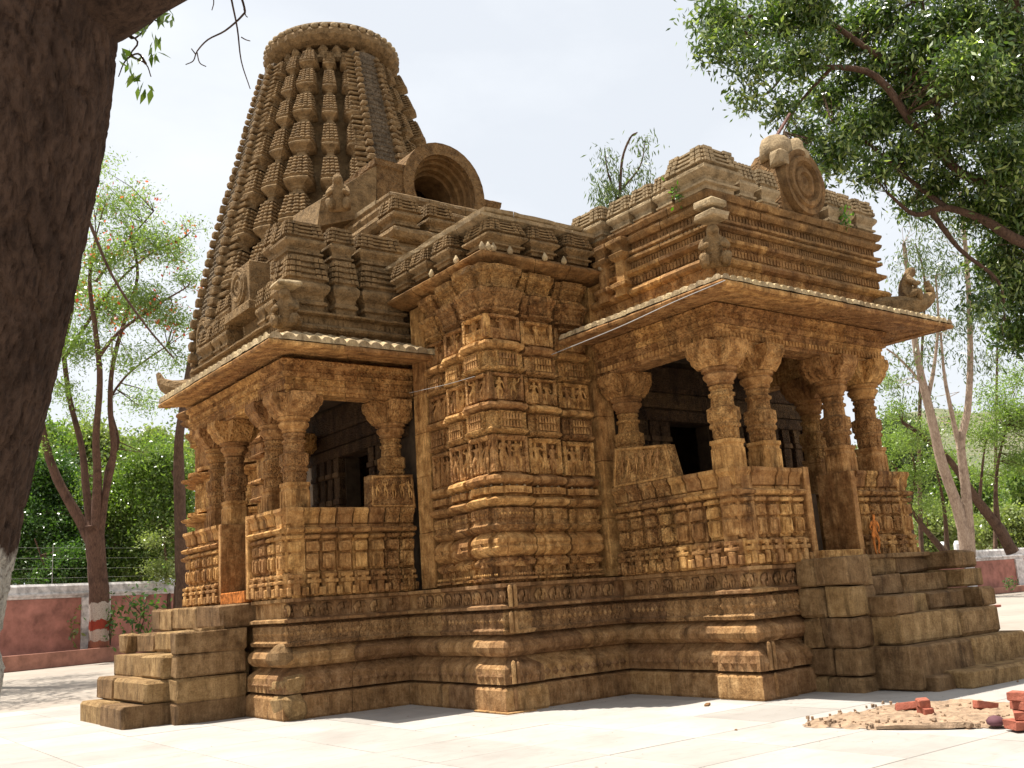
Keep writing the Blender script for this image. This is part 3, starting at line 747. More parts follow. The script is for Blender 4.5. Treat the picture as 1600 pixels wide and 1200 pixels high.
def unit_parts():
    """one bay of the parapet: foot with crossed bars, pilaster block, lip block, seat back; 0.29 wide, faces -y"""
    w2 = .122; out = {}
    a = MB(); cbox(a, -w2, w2, .0, .1, FLOOR-.03, 2.19, c=.02)
    for (x0, x1, z0, z1) in ((-.118, .118, 2.02, 2.075), (-.10, .10, 2.11, 2.165), (-.055, .055, 1.84, 2.015), (-.04, .04, 2.06, 2.13), (-.14, -.085, 1.83, 1.96), (.085, .14, 1.83, 1.96)):
        cbox(a, x0, x1, -.065, .03, z0, z1, c=.012, j=.005)
    out['foot'] = a
    b = MB(); cbox(b, -w2, w2, .05, .12, 2.205, 2.84, c=.01)
    cbox(b, -.095, .095, -.02, .07, 2.24, 2.47, c=.016); cbox(b, -.105, .105, -.03, .07, 2.51, 2.67, c=.016); cbox(b, -.12, .12, -.045, .07, 2.71, 2.775, c=.018)
    for u in (-.055, .055): cbox(b, u-.022, u+.022, -.04, .03, 2.27, 2.44, c=.01)
    cbox(b, -.05, .05, -.045, .03, 2.55, 2.63, c=.012)
    out['block'] = b
    c = MB(); stack(c, (-w2-.008, w2+.008, .0, .14), (0, 0, 1, 0), [(.0, 2.80), (.07, 2.82), (.09, 2.86), (.04, 2.89), (-.03, 2.9), (-.03, 2.935)], step=.08)
    out['lip'] = c
    d = MB(); stack(d, (-w2, w2, .02, .16), (0, 0, 1, 0), [(-.03, 2.94), (.01, 2.96), (.02, 3.0), (.03, 3.08), (.08, 3.15), (.075, 3.2), (.0, 3.215)], step=.08)
    out['seat_back'] = d
    return out
UP = {}
for carved, mat in ((0, M_PLAIN), (1, M_FINE)):
    for k, v in unit_parts().items(): UP[(k, carved)] = v.mesh('parapet_'+k, mat)
def parapet(name, path, carve_fn=lambda i: 0, margin=0.02):
    cor = None
    p0 = [np.array(p, float) for p in path]
    mb = MB()
    inner = []
    for i in range(len(p0)-1):
        a, b = p0[i], p0[i+1]; d = (b-a)/np.linalg.norm(b-a); nr = np.array([d[1], -d[0]])
        q = [a-nr*.11, b-nr*.11, b-nr*.34, a-nr*.34]
        if i > 0: q[0] = a-nr*.11-d*.0; 
        V = [(*c_, z) for z in (1.79, 3.185) for c_ in q]; mb.add(V, [(3, 2, 1, 0), (4, 5, 6, 7), (0, 1, 5, 4), (1, 2, 6, 5), (2, 3, 7, 6), (3, 0, 4, 7)])
    body = mb.build(name, M_PLAIN, T)
    fr = along(path, 0, 0, .285, margin)
    for i, (pos, ang, s) in enumerate(fr):
        for k in ('foot', 'block', 'lip', 'seat_back'):
            link({'foot': 'foot_stone', 'block': 'panel_stone', 'lip': 'lip_stone', 'seat_back': 'seat_back_stone'}[k], UP[(k, carve_fn(i))], body, pos, (rng.uniform(-.006, .006), 0, ang), (s/.278, 1+rng.uniform(-.1, .1), 1))
    return body
def flat_slab(name, x0, x1, y0, y1, z0, z1, mat=M_PLAIN, parent=T, c=.012, j=.004):
    mb = MB(); cbox(mb, x0, x1, y0, y1, z0, z1, c=c, j=j); return mb.build(name, mat, parent)
# right porch (its front faces the camera's right)
parapet('parapet', [(10.95, 11.95), (10.95, 9.35), (12.42, 9.35)], lambda i: 1 if i < 4 else 0)
flat_slab('jamb', 12.43, 12.56, 9.30, 9.95, FLOOR, 3.23)
flat_slab('jamb', 13.60, 13.73, 9.30, 9.95, FLOOR, 3.2)
parapet('parapet', [(13.74, 9.35), (15.25, 9.35), (15.25, 11.95)], lambda i: i % 2)
flat_slab('threshold', 12.57, 13.59, 9.25, 9.6, 1.8, 1.97)
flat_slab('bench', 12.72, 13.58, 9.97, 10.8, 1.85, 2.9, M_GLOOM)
# left porch
parapet('parapet', [(6.46, 16.02), (6.46, 14.66), (8.85, 14.66)], lambda i: 1 if i > 9 else 0)
flat_slab('jamb', 6.42, 6.95, 16.03, 16.16, FLOOR, 3.22)
flat_slab('jamb', 6.42, 6.95, 17.30, 17.43, FLOOR, 3.2)
parapet('parapet', [(6.46, 19.3), (6.46, 17.44)], lambda i: 0)
flat_slab('threshold', 6.4, 6.7, 16.17, 17.29, 1.8, 1.99, M_ORANGE)
# leaning carved slabs at the wall ends of the seat backs
def lean_slab(pts, thick, axis, mat=M_FINE):
    """pts: outline (along, z) ; axis 'x' -> face towards -x, along=y ; axis 'y' -> face towards -y, along=x"""
    pass
mb = MB()
o_ = [(11.92, 3.20), (10.50, 3.20), (10.68, 3.74), (11.86, 3.86)]
V = [(10.93+(z-3.2)*.10, y, z) for y, z in o_]+[(11.12+(z-3.2)*.10, y, z) for y, z in o_]
mb.add(V, [(0, 1, 2, 3), (7, 6, 5, 4), (0, 4, 5, 1), (1, 5, 6, 2), (2, 6, 7, 3), (3, 7, 4, 0)])
rs = rs_r = mb.build('seat_back_slab', M_FINE, T)
mb = MB(); 
for a, b in ((0, 1), (1, 2), (2, 3), (3, 0)):
    i_ = [np.array(V[k])*.9+np.mean(np.array(V[:4]), 0)*.1-np.array([.012, 0, 0]) for k in (a, b)]
    tube(mb, [i_[0], i_[1]], [.022, .022], 5)
mb.build('border', M_PLAIN, rs)
mb = MB()
o_ = [(8.86, 3.20), (7.98, 3.20), (8.02, 3.75), (8.86, 3.78)]
V = [(x, 14.64+(z-3.2)*.10, z) for x, z in o_]+[(x, 14.85+(z-3.2)*.10, z) for x, z in o_]
mb.add(V, [(0, 1, 2, 3), (7, 6, 5, 4), (0, 4, 5, 1), (1, 5, 6, 2), (2, 6, 7, 3), (3, 7, 4, 0)])
rs = mb.build('seat_back_slab', M_FINE, T)
mb = MB()
for a, b in ((0, 1), (1, 2), (2, 3), (3, 0)):
    i_ = [np.array(V[k])*.9+np.mean(np.array(V[:4]), 0)*.1-np.array([0, .012, 0]) for k in (a, b)]
    tube(mb, [i_[0], i_[1]], [.02, .02], 5)
mb.build('border', M_PLAIN, rs)
for k, y in enumerate(np.linspace(11.65, 10.85, 6)): link('carved_figure', FIG[k % 5], rs_r, (10.915, y, 3.36), (0, .1, -math.pi/2), (.26, .2, .36))
for k, x in enumerate(np.linspace(8.12, 8.75, 5)): link('carved_figure', FIG[(k+2) % 5], rs, (x, 14.625, 3.36), (-.1, 0, 0), (.24, .2, .32))
# vermilion-smeared relief by the entrance of the right porch
o = link('painted_relief', figure_mesh('painted_relief', [(-.2, -.05, .62), (-.12, -.08, .52), (.2, -.05, .6), (.12, -.1, .52)], 1, M_ORANGE), T, (13.93, 9.24, 1.87), (0, 0, 0), (.6, .30, .68))
o['label'] = 'orange vermilion-smeared relief beside the right entrance'
# pillars
for x in (11.16, 11.98, 13.86, 14.72): pillar(x, 9.62, .18 if False else 0)
for y in (10.9,): pillar(14.98, y)
for x, y in ((11.35, 11.85),): pillar(x, y)
for y in (14.95, 15.72, 17.55, 18.35): pillar(6.78, y)
for x, y in ((8.65, 15.05), (8.5, 18.6)): pillar(x, y)
# beams
BPR = [(10.98, 12.1), (10.98, 9.42), (15.15, 9.42), (15.15, 12.1)]
BPL = [(6.56, 19.3), (6.56, 14.74), (8.95, 14.74)]
for bp_ in (BPR, BPL):
    sweep('beam', bp_, [(.0, 5.085), (.0, 5.13), (.03, 5.14), (.03, 5.22), (.0, 5.24), (.0, 5.30), (.02, 5.31), (.02, 5.345)], M_CARVED, T, 1.5, depth=.38)
    sweep('beam', bp_, [(.03, 5.35), (.07, 5.37), (.07, 5.43), (.03, 5.45), (.03, 5.54), (.09, 5.57), (.1, 5.63), (.05, 5.66)], M_CARVED, T, 1.3, depth=.38)
    motif_band('carved_teeth', bp_, .015, 5.145, .08, lambda s: MB().box(-s*.3, s*.3, -.03, .02, 0, .075).arrays(), M_PLAIN, T)
    motif_band('drop_band', bp_, .03, 5.49, .09, lambda s: lozenge(s*.45), M_PLAIN, T)
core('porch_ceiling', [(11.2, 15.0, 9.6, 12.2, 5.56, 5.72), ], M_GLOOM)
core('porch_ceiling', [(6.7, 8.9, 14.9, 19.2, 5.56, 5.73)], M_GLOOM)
# eave slabs with ribbed tiles
def eave_tile_mesh(r, L):
    """half-round tile running down the slope (local -y), lifted lip at the end"""
    V = []; n = 7; ys = [0, -.25*L, -.5*L, -.8*L, -.93*L, -1.0*L]; F = []
    for k, y in enumerate(ys):
        t = -y/L; zc = .36*(1-t)*L*1.0; lift = [0, 0, 0, .008, .03, .036][k]; rr = r*[.85, .9, .95, 1, 1.08, 1.12][k]
        for i in range(n):
            a = math.pi*i/(n-1); V.append((rr*math.cos(a), y, zc+rr*math.sin(a)*.9+lift))
    m = len(ys)
    for k in range(m-1):
        for i in range(n-1): F.append((k*n+i, k*n+i+1, (k+1)*n+i+1, (k+1)*n+i))
    F.append(tuple((m-1)*n+i for i in range(n)))
    return np.array(V), F
def eave(path, o_lip, z_lip, z_root, sp, name='eave'):
    sl_ = (z_root-z_lip)/o_lip
    st = sweep('eave_slab', path, [(-.05, z_lip+.02), (o_lip-.05, z_lip-.075), (o_lip, z_lip-.07), (o_lip+.005, z_lip), (0, z_root)], M_CARVED, T, 1.25, depth=.3, amp=.006)
    sweep('eave_rim', path, [(o_lip-.06, z_lip-.07), (o_lip+.01, z_lip-.066), (o_lip+.022, z_lip-.03), (o_lip+.008, z_lip-.004)], M_PLAIN, T, 1.25, depth=-(o_lip-.2), amp=.006)
    po = [np.array(p, float) for p in path]; n = len(po)
    for i in range(n-1):
        d = po[i+1]-po[i]; L = np.linalg.norm(d); d /= L; nr = np.array([d[1], -d[0]])
        a = 0 if i == 0 else -o_lip; b = L if i == n-2 else L+o_lip
        k = int((b-a)/sp); s = (b-a)/k
        for j in range(k):
            t = a+(j+.5)*s
            ln = o_lip-.03
            if i > 0 or True:
                if t < 0 and i > 0: ln = min(ln, o_lip+t)
                if t > L and i < n-2: ln = min(ln, o_lip-(t-L))
            ln = max(ln, .1)
            if i == 0 and t < 0: continue
            V, F = eave_tile_mesh(s*.49, ln); V[:, 2] = V[:, 2]*1.0
            V[:, 2] += (sl_-.36)*(ln+V[:, 1])  # follow the slab's slope
            lip = po[i]+d*t+nr*(o_lip+.015)
            V[:, 1] += ln
            V = jit(V, .003)
            V = xform(V, (lip[0]-nr[0]*0-d[0]*0, lip[1], z_lip-.022+rng.uniform(-.006, .006)), math.atan2(d[1], d[0]), (1, 1, 1))
            # local origin was at the root; now lip sits at the slab's edge
            mb = MB(); mb.add(V, F); mb.build('eave_tile', M_PALE, st[0])
    return st
eave([(11.0, 12.05), (11.0, 9.36), (15.15, 9.36), (15.15, 12.05)], .82, 5.645, 6.02, .155)
eave([(6.75, 19.25), (6.75, 14.72), (9.0, 14.72)], .82, 5.72, 6.08, .215)

# ---------------- roof over the right porch: many thin mouldings, then a row of miniature roofs and a big medallion
RP_ = [(11.05, 12.25), (11.05, 9.36), (15.42, 9.36), (15.42, 12.25)]
rroof = core('porch_roof', [(11.3, 15.2, 9.6, 13.5, 5.9, 7.42)], M_TOWER)
zc = 6.0
for (h, pr, m_) in [(.26, [(-.06, 0), (-.04, .5), (-.02, 1)], M_CARVED), (.16, [(.0, 0), (.06, .2), (.08, .5), (.05, .8), (.0, 1)], M_PLAIN), (.18, [(-.06, 0), (-.05, .9), (-.02, 1)], M_FINE),
                   (.13, [(-.02, 0), (.05, .3), (.06, .7), (-.02, 1)], M_PLAIN), (.12, [(-.07, 0), (-.06, 1)], M_FINE), (.10, [(-.03, 0), (.03, .3), (.03, .7), (-.04, 1)], M_PLAIN), (.10, [(-.05, 0), (.02, .3), (.02, .7), (-.05, 1)], M_PLAIN),
                   (.11, [(-.08, 0), (-.07, 1)], M_FINE), (.13, [(.0, 0), (.04, .4), (.05, .75), (.0, 1)], M_PLAIN), (.15, [(-.03, 0), (-.02, .2), (.02, .25), (.06, .75), (.06, .95), (.0, 1)], M_PLAIN)]:
    sweep('roof_stone', RP_, [(o, zc+f*(h-.004)) for o, f in pr], m_, rroof, 1.35, depth=.3, amp=.006, rnd=.008); zc += h
motif_band('lattice_band', RP_[:2], -.03, 6.93, .09, lambda s: lozenge(s*.47), M_PALE, rroof)
def tooth(s):
    return MB().box(-s*.34, s*.34, -.018, .02, 0, .10).arrays()
for zz, o_, sp in ((6.05, -.05, .16), (6.46, -.055, .075), (6.735, -.065, .06), (7.055, -.075, .075)):
    motif_band('carved_teeth', RP_, o_, zz, sp, tooth, M_PLAIN, rroof)
for y in (11.3, 11.72):                       # small pilasters with caps near the inner end
    mb = MB(); stack(mb, (10.92, 11.2, y-.12, y+.12), (1, 0, 1, 1), [(0, 6.3), (.0, 6.42), (.05, 6.46), (.05, 6.52), (-.03, 6.56), (-.03, 6.9), (.03, 6.95), (.05, 7.02), (.0, 7.06), (.0, 7.12), (.07, 7.2), (.07, 7.26), (0, 7.3)], step=.12)
    mb.build('pilaster', M_PLAIN, rroof)
zk = zc
kuta(rroof, 11.30, 9.64, zk, .80, .80, .72, M_PALE)
for x, wd in ((12.02, .40), (12.55, .42)): kuta(rroof, x, 9.60, zk-.01, wd, .5, .66, M_PALE)
for x, wd in ((14.25, .34), (14.62, .34), (15.16, .56)): kuta(rroof, x, 9.60, zk-.01, wd, .5, .66, M_PALE)
for y, wd in ((10.28, .38), (10.78, .46), (11.32, .5)): kuta(rroof, 11.30, y, zk-.01, .5, wd, .62, M_PALE)
kuta(rroof, 11.22, 12.05, zk-.01, .55, .8, .62, M_PALE)
def medallion(x, y, z, r, ang, parent, mat=M_PLAIN, frame=True):
    """round carved disc with concentric rings standing in a slab; faces local -y"""
    mb = MB()
    prof = [(0, -.02), (.12, -.035), (.25, -.02), (.3, -.055), (.42, -.05), (.48, -.02), (.55, -.02), (.62, -.07), (.74, -.07), (.80, -.035), (.86, -.05), (.98, -.05), (1.0, .0)]
    n = 40; V = []; F = []
    for k, (rr, d) in enumerate(prof):
        for i in range(n):
            a = 2*math.pi*i/n; q = r*max(rr, .01); V.append((q*math.cos(a), d*1.5*(r/.5), q*math.sin(a)*1.12))
    for k in range(len(prof)-1):
        for i in range(n): F.append((k*n+i, k*n+(i+1) % n, (k+1)*n+(i+1) % n, (k+1)*n+i))
    V = np.array(V); V[:, 1] += wear(V, .006, 3); mb.add(V, F)
    V2 = [(r*1.0*math.cos(2*math.pi*i/n), 0, r*1.12*math.sin(2*math.pi*i/n)) for i in range(n)]+[(r*math.cos(2*math.pi*i/n), .3, r*1.12*math.sin(2*math.pi*i/n)) for i in range(n)]
    mb.add(V2, [(i, (i+1) % n, (i+1) % n+n, i+n) for i in range(n)]+[tuple(range(2*n-1, n-1, -1))])
    o = mb.build('medallion', mat, parent, loc=(x, y, z), rot=(0, 0, ang))
    return o
med = medallion(13.42, 9.33, 8.02, .52, 0, rroof)
# worn figures flanking the top of the medallion and block on its side
mb = MB()
stack(mb, (-.55, .42, .05, .75), (1, 1, 1, 1), [(.0, -.6), (.0, -.2), (-.03, .1), (-.1, .45), (-.16, .6)], step=.15, amp=.02); mb.build('medallion_block', M_CARVED, med)
mb = MB(); lathe(mb, [(.26, .42), (.3, .55), (.27, .72), (.18, .84), (.03, .88)], n=12, cx=-.28, cy=.25, amp=.03); mb.build('worn_lion', M_PALE, med, smooth=True)
mb = MB(); lathe(mb, [(.2, .45), (.2, .6), (.14, .68), (.15, .76), (.09, .86), (.02, .88)], n=10, cx=.12, cy=.12, amp=.02); mb.build('worn_figure', M_PALE, med, smooth=True)
mb = MB(); cbox(mb, -.62, -.40, -.12, .15, .22, .46, c=.03, j=.02); mb.build('loose_stone', M_PALE, med)
# little plants rooted in the joints
L_GREEN = leaf_mat('fresh_green_leaf', (.05, .13, .012), (.13, .24, .03))
for (x, y, z, lb) in ((10.95, 9.85, zk+.02, 'small green weed growing in a roof joint on the left side of the right porch'), (14.45, 9.3, zk+.05, 'small green weed growing in a roof joint right of the big medallion')):
    o = empty('weed', (x, y, z)); tag(o, lb, 'weed', 'weeds on the temple roof')
    q_ = quads_obj('leaves', leaf_quads(60, (.05, .05, .09), .09, .0, .45, (0, 0, .1)), L_GREEN, o); q_['kind'] = 'stuff'
    mb = MB(); tube(mb, [(0, 0, -.05), (.01, .01, .1), (-.02, 0, .22)], [.008, .006, .003], 4); mb.build('stem', L_GREEN, o)

# guardians at the eave corners
def guardian(x, y, z, ang, s, mat=None, parent=T):
    o = link('guardian', BEAST, parent, (x, y, z), (0, 0, ang), (s, s, s)); 
    return o
g1 = guardian(10.98, 9.30, 6.1, -math.pi/4, .72)
for k in range(2): mb = MB(); cbox(mb, 10.72+.03*k, 11.12, 9.02+.03*k, 9.42, 6.86+.19*k, 6.98+.19*k, c=.03, j=.008); mb.build('cap_stone', M_PALE, rroof)
g2 = guardian(15.72, 9.15, 6.12, math.pi/4, .72)
mb = MB(); tube(mb, smooth_pts([(15.2, 9.5, 6.12), (15.5, 9.2, 6.08), (15.85, 9.0, 6.12), (16.1, 8.9, 6.3), (16.05, 8.92, 6.55)], 3), [.2, .2, .2, .2, .19, .17, .15, .13, .11, .09, .08, .06, .05], 9, .15)
mb.build('beak_spout', M_TOWER, g2.parent and rroof)

# ---------------- roof over the left porch: two tiers of miniature roofs and a framed medallion
LP_ = [(6.70, 19.6), (6.70, 14.78), (9.0, 14.78)]
lroof = core('porch_roof', [(7.0, 13, 15.05, 19.4, 5.9, 7.52), (7.25, 13, 15.3, 19.0, 7.4, 8.1)], M_TOWER)
zc = 5.98
for (h, pr, m_) in [(.2, [(-.06, 0), (-.04, .5), (-.02, 1)], M_TOWER), (.14, [(.0, 0), (.06, .3), (.07, .6), (.0, 1)], M_TOWER), (.14, [(-.06, 0), (-.05, .9), (-.02, 1)], M_TOWER), (.08, [(.0, 0), (.05, .3), (.05, .7), (.0, 1)], M_TOWER)]:
    sweep('roof_stone', LP_, [(o, zc+f*(h-.004)) for o, f in pr], m_, lroof, 1.1, depth=.35, amp=.008, rnd=.01); zc += h
motif_band('carved_teeth', LP_, -.055, 6.33, .09, tooth, M_TOWER, lroof)
motif_band('carved_teeth', LP_, -.055, 6.03, .14, tooth, M_TOWER, lroof)
z1 = zc-.005
for (x0, x1) in ((6.66, 7.38), (7.50, 7.96), (8.06, 8.95)):
    kuta(lroof, (x0+x1)/2, 15.08, z1, x1-x0, .62, 1.0); kuta(lroof, (x0+x1)/2+.02, 15.20, z1+.98, (x1-x0)*.98, .6, .68)
for i, (y0, y1) in enumerate(((15.45, 15.8), (15.85, 16.2), (17.65, 18.0), (18.05, 18.4), (18.5, 19.2))):
    kuta(lroof, 6.98, (y0+y1)/2, z1, .6, y1-y0, .72)
for i, (y0, y1) in enumerate(((15.55, 15.85), (15.9, 16.15), (18.2, 18.9))): kuta(lroof, 7.2, (y0+y1)/2, z1+.70, .5, y1-y0, .62)
flat_slab('medallion_frame', 6.70, 7.1, 16.55, 17.45, z1+.62, z1+1.42, M_TOWER, lroof)
flat_slab('medallion_frame', 6.62, 7.15, 16.4, 17.6, z1+.45, z1+.61, M_TOWER, lroof)
medallion(6.69, 17.0, z1+1.02, .33, -math.pi/2, lroof, M_TOWER)
kuta(lroof, 7.5, 16.2, 8.05, .5, .5, .6); kuta(lroof, 7.6, 17.0, 8.1, .6, .6, .8); kuta(lroof, 7.6, 17.9, 8.0, .5, .5, .6)
guardian(6.62, 14.72, 6.1, -math.pi/4, .74, parent=lroof)
mb = MB(); cbox(mb, 6.36, 6.78, 14.46, 14.86, 6.84, 6.93, c=.03, j=.01); mb.build('cap_stone', M_PALE, lroof)
mb = MB(); tube(mb, smooth_pts([(6.9, 19.2, 6.15), (6.5, 19.5, 6.1), (6.2, 19.8, 6.25), (6.1, 19.9, 6.5)], 3), [.2, .2, .2, .2, .19, .17, .14, .1, .07, .05], 9, .15)
mb.build('beak_spout', M_TOWER, lroof)
# steps of roof between left porch and the tower base
mid = core('roof_mass', [(9.4, 16.6, 15.8, 21.3, 7.5, 8.8), (9.9, 16, 17.0, 21.5, 8.7, 9.7)], M_TOWER)
for (x0, y0, z0) in ((9.3, 15.7, 8.1), (9.3, 15.7, 8.5), (9.8, 16.9, 9.3), (10.6, 18.2, 9.95), (10.75, 18.35, 10.3), (10.9, 18.5, 10.6)):
    sweep('roof_stone', [(x0, 21.4), (x0, y0), (16.4, y0)], [(-.05, z0), (.05, z0+.06), (.10, z0+.16), (.08, z0+.24), (-.02, z0+.3)], M_TOWER, mid, 1.2, depth=.5, amp=.01)
core('roof_mass', [(10.9, 15.6, 18.5, 22, 9.6, 10.75)], M_TOWER)
for x in (9.6, 10.4): kuta(mid, x, 16.0, 8.75, .6, .6, .7)

# ---------------- hall walls seen through the porches
M_SHADEF = stone_mat('shade_dark_carved_stone', (.16, .095, .045), (.09, .05, .022), (.035, .018, .009), GREY, carve=.9, cscale=26)  # darkened copy of the carved stone: the hall's gloom is in its colour
M_SHADE = stone_mat('shade_dark_stone', (.15, .09, .045), (.09, .05, .022), (.035, .018, .009), GREY, carve=.2)  # plain stone darkened the same way, indoor shade put into the colour
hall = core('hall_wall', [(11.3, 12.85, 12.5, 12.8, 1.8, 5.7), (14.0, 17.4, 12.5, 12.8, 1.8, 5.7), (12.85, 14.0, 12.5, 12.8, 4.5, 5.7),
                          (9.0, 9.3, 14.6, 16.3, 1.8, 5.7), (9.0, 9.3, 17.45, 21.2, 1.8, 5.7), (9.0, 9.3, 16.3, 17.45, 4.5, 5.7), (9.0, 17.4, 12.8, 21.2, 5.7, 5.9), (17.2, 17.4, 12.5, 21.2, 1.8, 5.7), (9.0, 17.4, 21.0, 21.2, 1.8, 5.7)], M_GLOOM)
def carved_jamb(x0, x1, y0, y1, z0, z1, front):
    zc = z0; k = 0
    while zc < z1-.1:
        h = (.34, .12, .42, .10, .28, .14)[k % 6]; o = (0, .03, 0, .035, .01, .04)[k % 6]; k += 1
        mb = MB(); zt = min(z1, zc+h)
        if front == 'y': cbox(mb, x0-o*.5, x1+o*.5, y0-o, y1, zc, zt-.005, c=.008)
        else: cbox(mb, x0-o, x1, y0-o*.5, y1+o*.5, zc, zt-.005, c=.008)
        mb.build('jamb_stone', M_SHADEF if h > .2 else M_SHADE, hall); zc = zt
for x in (12.62, 12.36, 12.08, 11.78, 14.05, 14.33, 14.62, 14.95, 15.3, 15.65, 16.0, 16.35, 16.7): carved_jamb(x, x+.22, 12.36, 12.6, 1.84, 4.5, 'y')
for y in (16.05, 15.75, 15.42, 17.48, 17.78, 18.1, 18.45): carved_jamb(8.86, 9.1, y, y+.22, 1.84, 4.5, 'x')
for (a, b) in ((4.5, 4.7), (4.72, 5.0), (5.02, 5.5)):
    mb = MB(); cbox(mb, 11.7, 17.2, 12.30, 12.6, a, b, c=.015); mb.build('lintel', M_SHADEF, hall)
    mb = MB(); cbox(mb, 8.84, 9.1, 15.0, 19.0, a, b, c=.015); mb.build('lintel', M_SHADEF, hall)
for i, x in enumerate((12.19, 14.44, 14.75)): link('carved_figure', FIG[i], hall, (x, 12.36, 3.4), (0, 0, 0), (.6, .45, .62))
# closed far wing corner and far side piers of the left side
farw = core('far_wing', [(8.9, 11, 19.6, 21.2, 1.75, 6.9)], M_PLAIN)
for rect, mult in (((8.62, 9.3, 20.6, 21.25), (1, 0, .3, 1)), ((8.72, 9.3, 19.9, 20.54), (1, 0, .3, .3))):
    for kd, pr in prof_from(LV):
        mb = MB(); stack(mb, rect, mult, pr, step=.2, amp=.006); mb.build('stone', M_CARVED, farw)

# ---------------- the curved tower over the shrine
TCX, TCY = 13.05, 25.4
def RT(z):
    zz = [7.0, 9.3, 12.0, 14.2, 16.0, 17.2, 17.7]; rr = [4.05, 3.92, 3.36, 2.78, 2.36, 2.05, 1.95]
    return float(np.interp(z, zz, rr))
tower = MB()
pr = [(RT(z)-.62, z) for z in np.linspace(7.0, 17.5, 26)]
lathe(tower, pr, n=48, cx=TCX, cy=TCY, amp=.02)
tower = tower.build('tower', M_TOWER, T)
# shrine walls below, star-shaped, with ledges
def star_ring(mb, prof, n=20, R0=4.0, tooth=.16, amp=.008):
    V = []; m = n*4
    for o, z in prof:
        for i in range(m):
            a = 2*math.pi*i/m; q = i % 4; r = R0+o+(tooth if q in (0, 1) else 0)
            V.append((TCX+r*math.cos(a), TCY+r*math.sin(a), z))
    V = np.array(V); wv = wear(V, amp); V[:, 0] += wv; V[:, 1] += wv
    F = [(k*m+i, k*m+(i+1) % m, (k+1)*m+(i+1) % m, (k+1)*m+i) for k in range(len(prof)-1) for i in range(m)]
    F.append(tuple((len(prof)-1)*m+i for i in range(m))); F.append(tuple(range(m-1, -1, -1)))
    mb.add(V, F)
shrine = MB(); star_ring(shrine, [(-.45, -.1), (-.45, 7.1)], tooth=.0); shrine = shrine.build('shrine_wall', M_PLAIN, T)
for c in (C1, C2, C3, C4, C5):
    mb = MB(); star_ring(mb, [(o+.15, z) for o, z in c]); mb.build('stone', M_PLINTH, shrine)
for z0, z1_, kd in [(1.8, 2.2, 'base'), (2.2, 2.6, 'roll'), (2.6, 3.0, 'band'), (3.0, 3.4, 'kapota'), (3.4, 4.05, 'niche'), (4.05, 4.35, 'kapota'), (4.35, 5.1, 'niche'), (5.1, 5.42, 'kapota'), (5.42, 6.1, 'niche'), (6.1, 6.5, 'cap'), (6.5, 6.9, 'cap2')]:
    (kd, p_), = prof_from([(z0, z1_, kd)])
    mb = MB(); star_ring(mb, [(o*(2.6 if kd == 'kapota' else 1.2), z) for o, z in p_], amp=.012); mb.build('stone', M_CARVED, shrine)
mb = MB(); star_ring(mb, [(.0, 6.9), (.35, 6.95), (.42, 7.02), (.2, 7.12), (.0, 7.2)]); mb.build('cornice_stone', M_PLAIN, shrine)
for z0 in (7.2, 7.6, 8.0):
    mb = MB(); star_ring(mb, [(-.1, z0), (.02, z0+.08), (.06, z0+.2), (.02, z0+.3), (-.1, z0+.39)], amp=.012); mb.build('stone', M_TOWER, shrine)
# bhumija miniature spires between the four spines
def spire_mesh(ribs=6):
    mb = MB(); n = 24
    pr = [(.34, 0, .6), (.34, .04, .6), (.24, .06, .5), (.22, .15, .5), (.28, .17, .5), (.30, .19, .6), (.30, .21, .6), (.42, .25, .6), (.56, .29, .6), (.60, .33, .6), (.57, .36, .6), (.50, .37, .6), (.52, .39, .6), (.60, .42, .6)]
    z = .44
    for k in range(ribs):
        r = .57-.028*k; dz = .54/ribs
        pr += [(r-.12, z+.003, .6), (r, z+dz*.2, .6), (r-.008, z+dz*.62, .6), (r-.12, z+dz*.78, .6)]; z += dz
    pr += [(.30, .985, .6), (.2, 1.0, .6)]
    V = []
    for (r, zz, q) in pr:
        for i in range(n*2):
            a = 2*math.pi*i/(n*2)
            rs = r/max(abs(math.cos(a)), abs(math.sin(a))); rr = r*(1-q)+rs*q*.93
            if zz > .43 and (i % 4) in (0,): rr -= .055
            V.append((rr*math.cos(a), rr*math.sin(a), zz))
    m = n*2; V = np.array(V); V += wear(V, .006, 3)[:, None]*np.array([1, -1, .3])
    F = [(k*m+i, k*m+(i+1) % m, (k+1)*m+(i+1) % m, (k+1)*m+i) for k in range(len(pr)-1) for i in range(m)]+[tuple((len(pr)-1)*m+i for i in range(m))]
    mb.add(V, F); return mb.mesh('miniature_spire', M_TOWER)
SP = spire_mesh()
zrow = [8.3, 9.75, 11.15, 12.45, 13.7, 14.85, 15.85, 16.75, 17.45]
for quad in (225, 315, 135):
    for r_ in range(len(zrow)-1):
        z0, z1_ = zrow[r_], zrow[r_+1]; zm = (z0+z1_)/2; R0 = RT(zm)
        for c_, dphi in enumerate((-30, -15.5, 0, 15.5, 30)):
            if quad == 135 and c_ < 3: continue
            a = R_(quad+dphi); big = (c_ == 2)
            wd = R0*(.225 if big else .168)
            rr = R0-.12+(.10 if big else 0)
            tilt = math.atan2(RT(z0)-RT(z1_), z1_-z0)*.85
            o = link('miniature_spire', SP, tower, (TCX+(RT(z0)-R0+rr)*math.cos(a), TCY+(RT(z0)-R0+rr)*math.sin(a), z0), (0, 0, 0), (wd, wd, (z1_-z0)*.99))
            o.rotation_mode = 'ZYX'; o.rotation_euler = (0, 0, 0)
            o.matrix_local = Matrix.Translation(o.location) @ Matrix.Rotation(a, 4, 'Z') @ Matrix.Rotation(-tilt, 4, 'Y') @ Matrix.Diagonal((wd, wd, (z1_-z0)*.99*1.02, 1))
